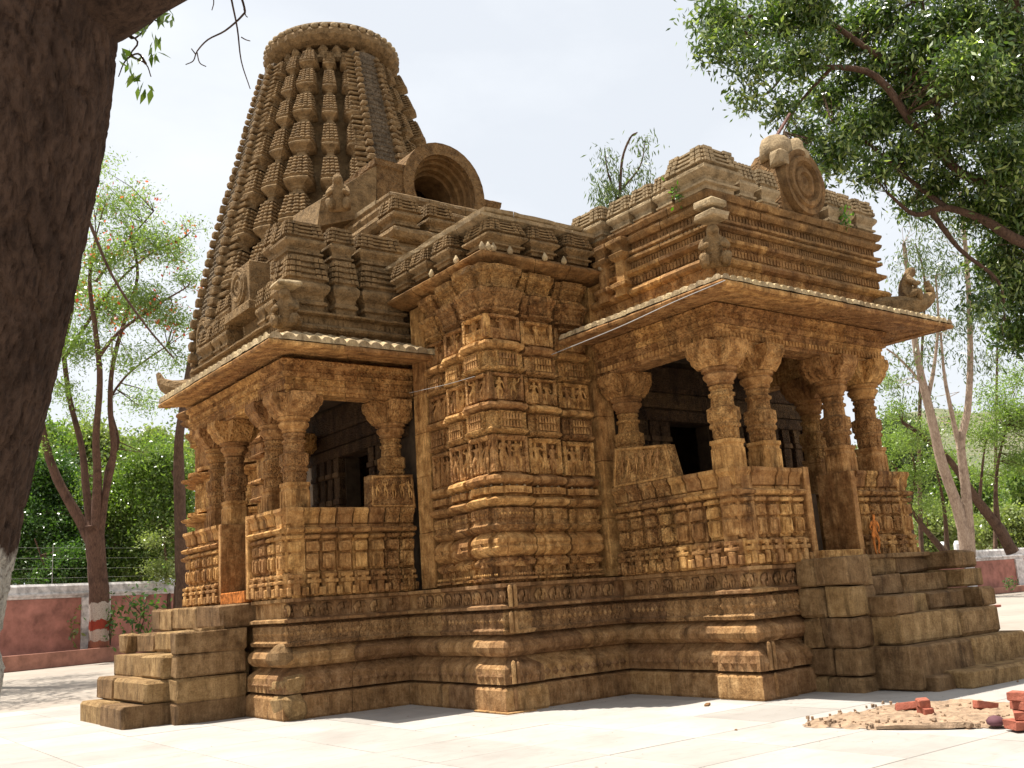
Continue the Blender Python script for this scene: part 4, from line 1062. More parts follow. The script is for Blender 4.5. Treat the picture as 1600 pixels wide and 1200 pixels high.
# pilasters between the spire columns (dark vertical ribs)
# spines with pierced mesh and beaded edges
def mesh_mat():
    m = stone_mat('pierced_mesh_stone', (.26, .185, .11), (.19, .13, .075), (.10, .065, .035), (.18, .13, .08), carve=1.2, cscale=22, weather=(2, 3)); return m
M_MESH = mesh_mat()
for ang in (180, 270, 0):
    zs = np.linspace(8.4, 17.5, 40); V = []; F = []
    hw = 9.6; cols = [-hw, -hw, -7.5, -5, -2.5, 0, 2.5, 5, 7.5, hw, hw]; offs = [-.58, .12, .14, .15, .16, .165, .16, .15, .14, .12, -.58]
    for z in zs:
        for c_, o in zip(cols, offs):
            a = R_(ang+c_); r = RT(z)+o; V.append((TCX+r*math.cos(a), TCY+r*math.sin(a), z))
    m = len(cols); V = np.array(V); wv = wear(V, .012); V[:, 0] += wv; V[:, 1] += wv
    F = [(k*m+i, k*m+i+1, (k+1)*m+i+1, (k+1)*m+i) for k in range(len(zs)-1) for i in range(m-1)]
    F.append(tuple(range(m-1, -1, -1))); F.append(tuple((len(zs)-1)*m+i for i in range(m)))
    mb = MB(); mb.add(V, F); sp_ = mb.build('tower_spine', M_MESH, tower)
    # raised lattice scrolls on the mesh
    la = MB(); zz = 8.6
    while zz < 17.2:
        for c_ in (-5, -3, -1, 1, 3, 5):
            a = R_(ang+c_+(1.2 if int(zz*10) % 2 else -1.2)); r = RT(zz)+.155; v, f = lozenge(.085*RT(zz)/3)
            la.add(xform(v, (TCX+r*math.cos(a), TCY+r*math.sin(a), zz), a+math.pi/2), f)
        zz += .16
    o = la.build('spine_lattice', M_MESH, sp_); o['kind'] = 'stuff'
    for side, dd in ((-1, 8.6), (1, 8.6), (-1, 12.0), (1, 12.0)):
        zz = 8.4; k = 0; mb = MB()
        while zz < 17.3:
            s = .052*RT(zz)+.03; a = R_(ang+side*dd); r = RT(zz)+(.15 if dd < 10 else .0)
            if dd < 10:
                v, f = chamfer_box(-s*.6, s*.6, -s*.85, s*.7, 0, s*.95, c=.035, j=.008)
            else:
                v, f = chamfer_box(-s*1.35, s*1.35, -s*.9, s*.9, 0, s*.5, c=.015, j=.006)
            mb.add(xform(v, (TCX+r*math.cos(a), TCY+r*math.sin(a), zz), a+math.pi/2), f); zz += s*(1.35 if dd < 10 else 1.05)
        o = mb.build('bead_column', M_TOWER, sp_); o['kind'] = 'stuff'
    # gabled medallion at the foot of each spine
    a = R_(ang); mr = RT(8.9)+.1
    medallion(TCX+mr*math.cos(a), TCY+mr*math.sin(a), 8.95, .5, a+math.pi/2, sp_, M_TOWER)
# neck with worn niche figures, ribbed disc and thin top slab
neck = MB(); lathe(neck, [(1.75, 17.3), (1.85, 17.4), (1.8, 17.5), (1.45, 17.55), (1.42, 17.95), (1.5, 18.0)], n=40, cx=TCX, cy=TCY, amp=.03); neck = neck.build('tower_neck', M_TOWER, tower)
for i in range(26):
    a = 2*math.pi*i/26; r = 1.62+rng.uniform(-.05, .05)
    mb = MB(); lathe(mb, [(.16, 0), (.19, .12), (.12, .2), (.16, .3), (.1, .42), (.05, .5)], n=8, amp=.03)
    mb.build('neck_lump', M_TOWER, neck, loc=(TCX+r*math.cos(a), TCY+r*math.sin(a), 17.42), rot=(rng.uniform(-.2, .2), rng.uniform(-.2, .2), a))
disc = MB(); n = 72; V = []
for (r, z) in [(1.45, 17.9), (1.75, 17.86), (1.95, 17.92), (2.08, 18.04), (2.10, 18.18), (2.02, 18.3), (1.85, 18.36)]:
    for i in range(n):
        a = 2*math.pi*i/n; rr = r*(1 if i % 2 else .965); V.append((TCX+rr*math.cos(a), TCY+rr*math.sin(a), z))
disc.add(V, [(k*n+i, k*n+(i+1) % n, (k+1)*n+(i+1) % n, (k+1)*n+i) for k in range(6) for i in range(n)]+[tuple(6*n+i for i in range(n))]); disc = disc.build('ribbed_disc', M_TOWER, tower)
for i in range(44):
    a = 2*math.pi*i/44; r = 1.98
    mb = MB() if i == 0 else None
    if i == 0:
        lathe(mb, [(.09, 0), (.12, .05), (.1, .12), (.03, .17)], n=8); LB = mb.mesh('rim_bud', M_PALE, True)
    link('rim_bud', LB, disc, (TCX+r*math.cos(a), TCY+r*math.sin(a), 18.26), (0, 0, a))
mb = MB(); lathe(mb, [(1.9, 18.36), (1.98, 18.40), (1.96, 18.46), (1.6, 18.56), (.5, 18.6)], n=48, cx=TCX, cy=TCY, amp=.015); mb.build('cap_slab', M_TOWER, disc)
# ---------------- arched antefix in front of the tower
SX, SY, SZ = 13.35, 19.9, 11.95
arch = MB(); n = 20
def arch_shell(mb, r0, r1, y0, y1, sx=SX, sz=SZ, a0=-38, a1=218, n=24):
    V = []
    for i in range(n+1):
        a = R_(a0+(a1-a0)*i/n); c, s = math.cos(a), math.sin(a)*1.05
        V += [(sx+r0*c, y0, sz+r0*s), (sx+r1*c, y0, sz+r1*s), (sx+r1*c, y1, sz+r1*s), (sx+r0*c, y1, sz+r0*s)]
    V = np.array(V); V += wear(V, .012)[:, None]
    F = [(i*4+k, i*4+(k+1) % 4, (i+1)*4+(k+1) % 4, (i+1)*4+k) for i in range(n) for k in range(4)]+[(0, 1, 2, 3), tuple(n*4+k for k in (3, 2, 1, 0))]
    mb.add(V, F)
arch_shell(arch, .93, 1.24, SY, SY+2.6); arch = arch.build('arched_gable', M_CARVED, T)
for k, (r0, r1, y) in enumerate([(.88, .97, SY+.15), (.80, .89, SY+.32), (.72, .81, SY+.5), (.64, .73, SY+.7)]):
    mb = MB(); arch_shell(mb, r0, r1, y, SY+1.6); mb.build('arch_ring', M_PLAIN, arch)
for sgn, xa, xb in ((-1, SX-2.0, SX-1.0), (1, SX+1.05, SX+1.75)):
    mb = MB(); h = 12.45 if sgn < 0 else 12.0
    stack(mb, (xa, xb, SY+.05, SY+1.6), (1, 1, 1, 1), [(-.02, 10.95), (.06, 11.02), (.08, 11.15), (-.02, 11.3), (-.02, h-.25), (.03, h-.2), (.05, h-.05), (-.04, h)], step=.15, amp=.02); mb.build('gable_flank', M_CARVED, arch)
mb = MB(); stack(mb, (SX-1.2, SX+1.2, SY+.1, SY+1.5), (1, 1, 1, 1), [(0, 10.9), (.05, 10.98), (.1, 11.1), (.04, 11.25), (-.05, 11.35)], step=.2, amp=.02); mb.build('gable_foot', M_PLAIN, arch)
sweep('slab', [(10.95, 21.5), (10.95, 19.2), (15.8, 19.2)], [(-.1, 10.68), (.1, 10.72), (.16, 10.76), (.16, 10.86), (0, 10.92)], M_PALE, arch, 1.6, depth=1.5, amp=.01)
# sloping block and seated figure left of it
mb = MB(); V = [(9.9, 20.3, 10.5), (11.3, 19.9, 10.9), (11.35, 19.9, 12.2), (10.0, 20.3, 11.2), (9.9, 21.8, 10.5), (11.3, 21.8, 10.9), (11.35, 21.8, 12.3), (10.0, 21.8, 11.3)]
mb.add(jit(V, .02), [(0, 1, 2, 3), (7, 6, 5, 4), (0, 4, 5, 1), (1, 5, 6, 2), (2, 6, 7, 3), (3, 7, 4, 0)]); mb.build('sloping_block', M_TOWER, arch)
link('guardian', BEAST, arch, (10.3, 19.9, 10.7), (0, 0, -.6), (.9, .9, 1.0))

# ---------------- stairs
def stair_stone(x0, x1, y0, y1, z0, z1, parent, mat=M_STEP):
    mb = MB(); v, f = chamfer_box(x0, x1, y0, y1, z0, z1, c=.03, j=.015); mb.add(v, f); return mb.build('step_stone', mat, parent)
ls = core('staircase', [(5.6, 6.5, 16.25, 19.3, -.1, 1.0)], M_STEP)
heights = [.33, .69, 1.06, 1.40]
zb = -.03
# cheek beside the near side: four courses, butted stones
for k, zt in enumerate([.34, .70, 1.06, 1.41]):
    xa = 5.22+rng.uniform(-.02, .02)
    stair_stone(xa, 6.37, 16.0, 16.34, zb, zt-.006, ls); zb = zt
stair_stone(5.60, 6.02, 16.03, 16.36, 1.41, 1.415+.004, ls)
for k, (x0, y0, y1, zt, zb) in enumerate([(4.52, 16.36, 18.95, .33, -.03), (4.84, 16.37, 19.1, .69, .335), (5.12, 16.38, 19.2, 1.06, .695), (5.50, 16.42, 19.35, 1.40, 1.065)]):
    ys = [y0]+[y0+(y1-y0)*f for f in ((.5,), (.62,), (.4,), (.55,))[k]]+[y1]
    for a, b in zip(ys[:-1], ys[1:]): stair_stone(x0+rng.uniform(-.015, .015), 6.3, a, b-.006, zb, zt, ls)
stair_stone(5.28, 5.50, 19.0, 19.4, 1.065, 1.41, ls)
ys = [16.05, 17.2, 18.5, 19.2, 19.7]
for a, b in zip(ys[:-1], ys[1:]): stair_stone(5.95, 6.75, a, b-.006, 1.41, 1.79+rng.uniform(-.01, .01), ls)
# broken stones at the foot of the left porch corner
for (x0, x1, y0, y1, z0, z1) in ((6.33, 6.75, 14.46, 15.0, -.02, .37), (6.36, 6.7, 14.5, 15.1, .4, .66)):
    mb = MB(); cbox(mb, x0, x1, y0, y1, z0, z1, c=.07, j=.03); mb.build('broken_stone', M_STEP, plinth)
mb = MB(); lathe(mb, [(.16, .82), (.2, .9), (.19, 1.0), (.12, 1.1), (.05, 1.13)], n=10, cx=6.42, cy=14.75, amp=.03); mb.build('broken_stone', M_STEP, plinth)
rs_ = core('staircase', [(12.6, 15.06, 8.52, 9.6, -.1, 1.24), (12.6, 15.3, 9.06, 9.62, 1.2, 1.78)], M_STEP)
# left cheek of the right stairs: rough ashlar courses with butt joints
zb = -.03
for k, zt in enumerate([.22, .60, 1.02, 1.45, 1.86]):
    h = zt-zb; y_ = 9.30
    L = [(9.28, 8.95), (8.945, 8.58)] if k % 2 else [(9.28, 9.1), (9.095, 8.58)]
    ycut = 8.95 if k % 2 else 9.08
    for (a, b) in ((8.52, ycut-.004), (ycut, 9.40)): stair_stone(12.08+rng.uniform(-.015, .015)+(.0), 12.5 if k < 4 else 12.6, a, b, zb, zt-.008, rs_)
    zb = zt
stair_stone(12.5, 12.78, 8.52, 9.3, -.03, .98, rs_)
stair_stone(12.46, 12.76, 8.56, 9.3, .98, 1.43, rs_); stair_stone(12.46, 12.72, 8.56, 9.3, 1.435, 1.852, rs_)
for k, (x0, x1, y0, zb, zt) in enumerate([(12.98, 17.2, 7.45, -.03, .24), (12.42, 15.35, 7.86, .02, .60), (12.55, 15.12, 8.10, .605, 1.0), (13.0, 14.78, 8.40, 1.0, 1.28), (12.77, 14.84, 8.68, 1.28, 1.56), (12.73, 14.84, 8.95, 1.56, 1.80)]):
    cut = x0+(x1-x0)*rng.uniform(.4, .6)
    for a, b in ((x0, cut-.005), (cut, x1)): stair_stone(a, b, y0+rng.uniform(-.01, .01), 9.3, zb, zt-.006, rs_)
stair_stone(12.52, 12.995, 8.14, 9.2, 1.005, 1.27, rs_); stair_stone(14.785, 15.2, 8.14, 9.2, 1.005, 1.29, rs_)
stair_stone(12.55, 13.0, 7.70, 9.2, -.03, .2, rs_)
for k, (x0, x1, y0, zb, zt) in enumerate([(14.85, 15.45, 8.42, 1.29, 1.58), (14.85, 15.42, 8.46, 1.58, 1.86)]):
    stair_stone(x0, x1, y0, 9.3, zb, zt-.006, rs_)
flat_slab('landing_stone', 12.74, 13.8, 8.90, 9.3, 1.80, 1.865, M_STEP, rs_); flat_slab('landing_stone', 13.81, 14.84, 8.90, 9.3, 1.80, 1.868, M_STEP, rs_)

# ------------------------------------------------------------------ SURROUNDINGS
def bark_mat(name, c, c2, paint=None):
    m, t, b = newmat(name); g = N(t, 'NewGeometry'); pos = g.outputs['Position']
    st = noise(t, mapping(t, pos, (16, 16, 3.2)), 1.5, 7, .7, .5); f = noise(t, pos, 26, 5, .7); n = noise(t, pos, 2.4, 5, .6)
    col = ramp(t, st, [(.33, c2), (.55, c), (.75, tuple(min(1, x*1.35) for x in c))])
    col = mixc(t, mrange(t, n, .5, .68, 0, .6), col, tuple(x*.6 for x in c2))
    if paint is not None:
        sp = N(t, 'SeparateXYZ'); t.links.new(pos, sp.inputs[0]); z = math_(t, 'ADD', sp.outputs[2], mrange(t, n, .3, .7, -.12, .12))
        for z0, z1, pc in paint:
            k = math_(t, 'MULTIPLY', mrange(t, z, z0, z0+.04, 0, 1), mrange(t, z, z1, z1+.04, 1, 0))
            k = math_(t, 'MULTIPLY', k, mrange(t, f, .35, .5, .35, 1)); col = mixc(t, k, col, pc)
    t.links.new(col, b.inputs['Base Color']); b.inputs['Roughness'].default_value = .92; b.inputs['Specular IOR Level'].default_value = .15
    h = math_(t, 'ADD', math_(t, 'MULTIPLY', st, 1.4), math_(t, 'MULTIPLY', f, .6)); bp = N(t, 'Bump', Strength=1.0, Distance=.03); t.links.new(h, bp.inputs['Height']); t.links.new(bp.outputs[0], b.inputs['Normal'])
    return m
BK_DARK = bark_mat('dark_brown_bark', (.085, .052, .036), (.030, .018, .013), [(-1, 2.0, (.45, .42, .36))])
BK_RED = bark_mat('brown_bark_painted_foot', (.15, .085, .06), (.07, .04, .03), [(-1, .9, (.30, .12, .08)), (.9, 1.35, (.5, .4, .34)), (1.35, 1.75, (.32, .05, .03)), (1.75, 2.5, (.5, .42, .36))])
BK_BROWN = bark_mat('brown_bark', (.13, .08, .055), (.06, .035, .025))
BK_PALE = bark_mat('pale_bark', (.42, .32, .24), (.24, .16, .12))
LF_BIG = leaf_mat('dark_glossy_leaf', (.020, .048, .007), (.095, .155, .024), .28, (.42, .50, .18))
LF_GUL = leaf_mat('feathery_leaf', (.11, .17, .045), (.26, .34, .10), .5)
LF_RED = leaf_mat('red_flower', (.55, .06, .03), (.65, .15, .08), .4)
LF_BUSH = leaf_mat('bush_leaf', (.07, .13, .025), (.22, .30, .07), .45)
LF_DARK = leaf_mat('dense_dark_leaf', (.028, .07, .014), (.10, .19, .035), .38)
LF_EUC = leaf_mat('grey_green_leaf', (.05, .08, .03), (.15, .19, .08), .4)
LF_PALE = leaf_mat('pale_dry_leaf', (.16, .20, .07), (.30, .34, .13), .4)

def limb(mb, pts, r0, r1, n=8, k=4, bump=.12):
    p = smooth_pts(pts, k); m = len(p); rr = [r0+(r1-r0)*(i/(m-1))**.8 for i in range(m)]
    tube(mb, p, rr, n, bump); return p
def crown(blobs, per, clump, leaf, aspect, droop, mat, parent, limbs=None, shell=.5, twigmat=None, squash=.8, twr=.018, name='crown'):
    """leaf clumps scattered through each blob, and twigs from the nearest limb to the clumps"""
    Vs = []; tw = MB(); nodes = np.vstack(limbs) if limbs else None
    for (c, r, dens) in blobs:
        n = max(1, int(per*r*r*dens))
        d = rng.normal(0, 1, (n, 3)); d /= np.linalg.norm(d, axis=1)[:, None]
        rad = r*(shell+(1-shell)*rng.random((n, 1)))**.9; rad *= rng.uniform(.55, 1.12, (n, 1))
        C = np.array(c)+d*rad*np.array([1, 1, squash])
        for q in C:
            m = int(clump*rng.uniform(.5, 1.5)); s = r*.16+leaf*.9
            Vs.append(leaf_quads(m, (s, s, s*.8), leaf, droop, aspect, q))
        if nodes is not None:
            for q in C[::3]:
                dd = np.linalg.norm(nodes-q, axis=1); b = nodes[dd.argmin()]
                if dd.min() < r*3.2:
                    mid_ = (b+q)/2+rng.normal(0, .12*dd.min(), 3); tube(tw, [b, mid_, q], [twr, twr*.7, twr*.3], 4)
    o = quads_obj(name, np.vstack(Vs), mat, parent); o['kind'] = 'stuff'
    if nodes is not None and tw.n:
        o2 = tw.build('twigs', twigmat, parent); o2['kind'] = 'stuff'
    return o
def blob(px, py, d, rpx, dens=1): return (at(px, py, d), rpx*d/FPX, dens)

# hill far behind, overgrown
mb = MB(); V = []; nx, ny = 70, 14
for j in range(ny):
    for i in range(nx):
        az = R_(-30+130*i/(nx-1)); rr = 150+j*22
        t = j/(ny-1); ridge = 44*max(0, 1-abs(math.degrees(az)-62)/34)**1.1+9+3*math.sin(i*.7)+2*math.sin(i*1.9)
        V.append((rr*math.sin(az), rr*math.cos(az), -1+ridge*min(1, t*1.5)**1.2+wear(np.array([i*.11, j*.13, 0]), 2.5)*t))
mb.add(V, [(j*nx+i, j*nx+i+1, (j+1)*nx+i+1, (j+1)*nx+i) for j in range(ny-1) for i in range(nx-1)])
def hill_mat():
    m, t, b = newmat('dry_scrub_hill'); g = N(t, 'NewGeometry'); pos = g.outputs['Position']
    n = noise(t, pos, .05, 8, .7); n2 = noise(t, pos, .45, 6, .75)
    c = ramp(t, n2, [(.35, (.07, .10, .045)), (.5, (.15, .17, .08)), (.65, (.25, .22, .14))]); c = mixc(t, mrange(t, n, .4, .6, 0, .5), c, (.22, .19, .13))
    t.links.new(c, b.inputs['Base Color']); b.inputs['Roughness'].default_value = 1
    bp = N(t, 'Bump', Strength=1, Distance=1.5); t.links.new(n2, bp.inputs['Height']); t.links.new(bp.outputs[0], b.inputs['Normal']); return m
o = mb.build('hill', hill_mat(), smooth=True); tag(o, kind='structure', label='dry scrub-covered hill behind the trees')

# boundary walls
def wall_run(name, A, B, H, kerb_h, kerb_d, bays, label, cop=.5, pilw=.9, gap_px=None):
    A, B = np.array(A, float), np.array(B, float); d = (B-A); L = np.linalg.norm(d); d /= L; nr = np.array([d[1], -d[0]])   # nr faces the courtyard
    root = empty(name, (A[0], A[1], 0)); ang = math.atan2(d[1], d[0]); root.rotation_euler = (0, 0, ang)
    n = bays; s = L/n
    for i in range(n):
        mb = MB(); cbox(mb, i*s, (i+1)*s-.004, .0, .3, 0, H-cop, c=.01, j=.004); mb.build('wall_panel', M_PINK, root)
        mb = MB(); v = []
        stack(mb, (i*s, (i+1)*s-.004, -.02, .32), (0, 0, 1, 1), [(0, H-cop+.002), (.03, H-cop+.03), (.03, H-cop+.1), (.08, H-cop+.12), (.09, H-cop+.2), (.02, H-cop+.26), (.01, H-.1), (-.06, H)], step=.5, amp=.012); mb.build('coping', M_WHITEWASH, root)
        mb = MB(); cbox(mb, (i+1)*s-pilw/2, (i+1)*s+pilw/2, -.10, .0, 0, H-cop, c=.01, j=.004); mb.build('pilaster', M_WHITEWASH, root)
        mb = MB(); cbox(mb, i*s, (i+1)*s-.004, -kerb_d-.18, -kerb_d, 0, kerb_h+rng.uniform(-.01, .01), c=.02, j=.01); mb.build('planter_kerb', M_KERB, root)
    mb = MB(); g_ = 60
    V = [(L*i/g_, y, kerb_h*.86+rng.uniform(-.03, .04)) for y in (-kerb_d+.0, -kerb_d/2, -.02) for i in range(g_+1)]; k = g_+1
    mb.add(V, [(j*k+i, j*k+i+1, (j+1)*k+i+1, (j+1)*k+i) for j in range(2) for i in range(g_)]); mb.build('planter_soil', M_SOIL, root)
    return tag(root, label, 'wall')
Kp = (P(0, 1052, z=0)[:2], P(195, 1032, z=0)[:2]); dk = (Kp[1]-Kp[0])/np.linalg.norm(Kp[1]-Kp[0]); nk = np.array([-dk[1], dk[0]])
W0 = Kp[0]-dk*26+nk*1.4; W1 = Kp[0]+dk*36+nk*1.4
wall_run('boundary_wall', W0, W1, 3.45, .62, 1.25, 8, 'long pink-red boundary wall with stained white coping behind the left stairs', .62, 1.4)
W2 = np.array([40.0, 31.6]); W3 = np.array([82.0, 27.4])
wall_run('boundary_wall', W2, W3, 2.45, .35, 1.1, 9, 'low pink boundary wall with bright white coping at the right edge', .62, .8)

# fence wires on the left wall
fr = empty('wire_fence', (W0[0], W0[1], 0)); fr.rotation_euler = (0, 0, math.atan2(dk[1], dk[0])); tag(fr, 'thin wire fence on posts along the top of the left wall', 'fence')
for i in range(9):
    mb = MB(); tube(mb, [(i*7+1, .15, 3.3), (i*7+1, .15, 5.1)], [.015, .015], 6); mb.build('post', M_METAL, fr)
for z in (3.75, 4.15, 4.6, 5.05):
    mb = MB(); tube(mb, [(0, .15, z), (31, .15, z-.05), (62, .15, z)], [.003]*3, 4); mb.build('wire', M_METAL, fr)

# flame tree with painted foot
D = 43.2
t = empty('flame_tree', tuple(at(152, 1012, D))); tag(t, 'multi-stemmed tree with feathery leaves, red blossom and a red and white painted foot', 'tree')
base = np.array(t.location)
def loc(pts): return [np.array(p)-base for p in pts]
mb = MB(); L = []
L.append(limb(mb, loc([at(155, 1030, D), at(155, 960, D), at(152, 880, D), at(146, 820, D)]), .46, .38, 12))
for pts, r0, r1 in (([(144, 850), (118, 800), (88, 745), (70, 690), (62, 640), (66, 590), (60, 540)], .27, .09), ([(142, 830), (134, 760), (128, 700), (108, 620), (98, 540), (92, 470), (100, 400)], .2, .06),
                    ([(150, 830), (152, 740), (150, 680), (156, 600), (150, 520), (140, 440), (150, 370)], .22, .06), ([(156, 840), (165, 770), (178, 700), (172, 640), (176, 570), (195, 500), (215, 430), (205, 370)], .19, .05),
                    ([(160, 800), (168, 730), (185, 690), (172, 630), (195, 590), (225, 565), (262, 540)], .10, .03), ([(100, 560), (140, 500), (175, 450), (230, 400), (290, 370)], .1, .03), ([(152, 560), (185, 520), (240, 480), (290, 450)], .1, .03), ([(66, 600), (90, 560), (110, 500), (118, 440)], .12, .04), ([(150, 440), (180, 400), (240, 330)], .08, .03)):
    off = rng.uniform(-1.5, 1.5); L.append(limb(mb, loc([at(x, y, D+off*min(1, (850-y)/250)) for x, y in pts]), r0, r1, 8))
mb.build('trunk', BK_RED, t, smooth=True)
tb = MB(); L2 = [limb(tb, loc([at(135, 335, D-4), at(175, 430, D-4), (at(225, 505, D-4)), at(272, 560, D-4)]), .07, .03, 6)]; tb.build('branch', BK_BROWN, t)
bl = [blob(px, py, D+dd, r, de) for px, py, dd, r, de in ((120, 540, 0, 60, .8), (170, 480, 1, 60, 1), (230, 470, -1, 60, 1), (275, 500, 0, 45, .9), (110, 450, 2, 55, 1), (160, 400, -2, 60, .9), (220, 380, 0, 60, .8), (270, 390, 1, 45, .7), (170, 320, 0, 60, .55), (215, 320, 1, 50, .5), (150, 265, 0, 35, .4), (260, 560, 0, 45, .5), (90, 610, 0, 40, .4), (200, 560, -2, 50, .5), (295, 440, 0, 30, .7), (290, 350, 0, 30, .4), (70, 700, 0, 30, .3), (130, 640, 2, 50, .25), (230, 620, 2, 60, .25), (230, 700, 1, 50, .15))]
bl = [(c-base, r, de) for c, r, de in bl]
crown(bl, 15, 80, .17, .28, .1, LF_GUL, t, L, .1, BK_BROWN, .55, .03)
rb = [(c, r, de) for c, r, de in bl if c[2] > 13.5]
crown(rb, 2.2, 16, .17, .7, .0, LF_RED, t, None, .3, name='blossom')

# second slender trunk close to the left porch
t = empty('slender_tree', tuple(at(283, 1000, 42))); tag(t, 'slender dark tree trunk right beside the left porch', 'tree'); base = np.array(t.location)
mb = MB(); L = [limb(mb, loc([at(284, 1020, 42), at(286, 940, 42), at(284, 870, 42), at(281, 790, 42), at(279, 720, 42), at(283, 660, 42), at(300, 560, 43)]), .36, .16, 9), limb(mb, loc([at(281, 790, 42), at(274, 750, 42), at(268, 735, 42)]), .1, .04, 6)]
mb.build('trunk', BK_BROWN, t, smooth=True); crown([(c-base, r, d_) for c, r, d_ in (blob(290, 650, 43, 40, .4), blob(300, 600, 44, 40, .5))], 10, 26, .2, .4, .1, LF_BUSH, t, L, .2, BK_BROWN)

# bushes and trees beyond the left wall
def bush(label, px, py, d, w, h, mat, leaf=.16, dens=1.0, per=40, cat='bush', group='trees and bushes beyond the left wall', trunk=True, cl=40, name='bushy_tree'):
    t = empty(name, (*at(px, py+h*.5, d)[:2], 0)); tag(t, label, cat, group); base = np.array(t.location); L = []
    c = at(px, py, d); mb = MB()
    for k in range(3):
        top = c+np.array([rng.uniform(-.5, .5)*w*d/FPX, rng.uniform(-1, 1), h*.25*d/FPX])
        L.append(limb(mb, [(k*.2, 0, 0), (top-base)*[.3, .3, .45]+rng.normal(0, .2, 3), top-base], .16, .03, 6))
    mb.build('trunk', BK_BROWN, t)
    n = max(7, int(w*h/1500)); bl = []
    for k in range(n):
        a, r = rng.uniform(0, 2*math.pi), math.sqrt(rng.random())
        x, y = px+math.cos(a)*r*w*.42, py+math.sin(a)*r*h*.42
        bl.append((at(x, y, d+rng.uniform(-1.5, 1.5))-base, rng.uniform(.2, .32)*min(w, h)*d/FPX*1.15, dens))
    crown(bl, per, cl, leaf, .5, .05, mat, t, L, .1, BK_BROWN); return t
bush('dense dark green tree behind the left wall, next to the big foreground trunk', 55, 820, 50, 170, 230, LF_DARK, .17, 1.2)
bush('dark green bush low behind the left wall, just left of the painted trunk', 110, 870, 48, 120, 110, LF_DARK, .16, 1.2)
bush('light green bushy tree behind the left wall, right of the painted trunk', 215, 800, 50, 150, 230, LF_BUSH, .16, 1.1)
bush('yellow-green bush behind the left wall, nearest the left porch', 262, 850, 47, 70, 140, LF_PALE, .15, 1.0)
bush('mid green bush between the stems of the painted tree, beyond the wall', 165, 860, 53, 150, 150, LF_BUSH, .17, 1.1)
bush('hazy light green tree farthest back beyond the left wall', 190, 720, 66, 230, 110, LF_PALE, .3, .8)
bush('tall green tree farther back, above the dark tree at the left', 20, 730, 62, 160, 150, LF_BUSH, .3, .8)


# plants at the foot of the left wall
def wall_plant(name, label, px, py, d, w, h, n, leaf, mat, cat='plant', stem=True):
    t = empty(name, tuple(at(px, py, d))); tag(t, label, cat); s = d/FPX
    V = leaf_quads(n, (w*s*.33, .12, h*s*.27), leaf, .1, .5, (0, -.1, h*s*.5)); quads_obj('leaves', V, mat, t)
    mb = MB()
    for k in range(3): tube(mb, [(0, 0, 0), (rng.uniform(-.2, .2)*w*s, -.05, h*s*.4), (rng.uniform(-.4, .4)*w*s, -.1, h*s*.85)], [.03, .02, .01], 5)
    mb.build('stem', BK_BROWN, t)
wall_plant('leafy_shrub', 'glossy green leafy shrub growing against the wall just left of the left stairs', 215, 1000, 42.5, 62, 80, 260, .26, LF_DARK, 'shrub')
wall_plant('potted_climber', 'thin climbing plant with pale leaves on the pink wall left of the painted tree', 110, 1012, 43, 18, 62, 90, .22, LF_PALE)
wall_plant('slender_climber', 'slender leaning climber at the far left of the pink wall', 48, 1014, 43, 14, 50, 46, .2, LF_EUC)
wall_plant('leafy_creeper', 'green creeper climbing beside the red and white painted trunk', 172, 1008, 43, 16, 72, 90, .18, LF_DARK)
wall_plant('low_green_plant', 'low blue-green plant in the planter of the right boundary wall', 1576, 918, 52, 22, 14, 60, .2, LF_EUC)
mb = MB(); stack(mb, (-1.2, 1.2, -.3, .3), (1, 1, 1, 1), [(0, 0), (.03, .12), (.0, .22), (-.03, .3)], step=.2, amp=.03); q = P(1575, 926, z=0)
o = mb.build('debris_heap', M_RUST, loc=(q[0], q[1], 0)); tag(o, 'dark low heap of litter at the foot of the right wall planter', 'debris heap')
q = P(1555, 949, z=0); mb = MB(); cbox(mb, -.25, .25, -.12, .12, 0, .09, c=.02, j=.01); o = mb.build('flat_brick', M_BRICK, loc=(q[0], q[1], .0)); tag(o, 'flat red-brown brick on the ground behind the right stairs', 'brick')

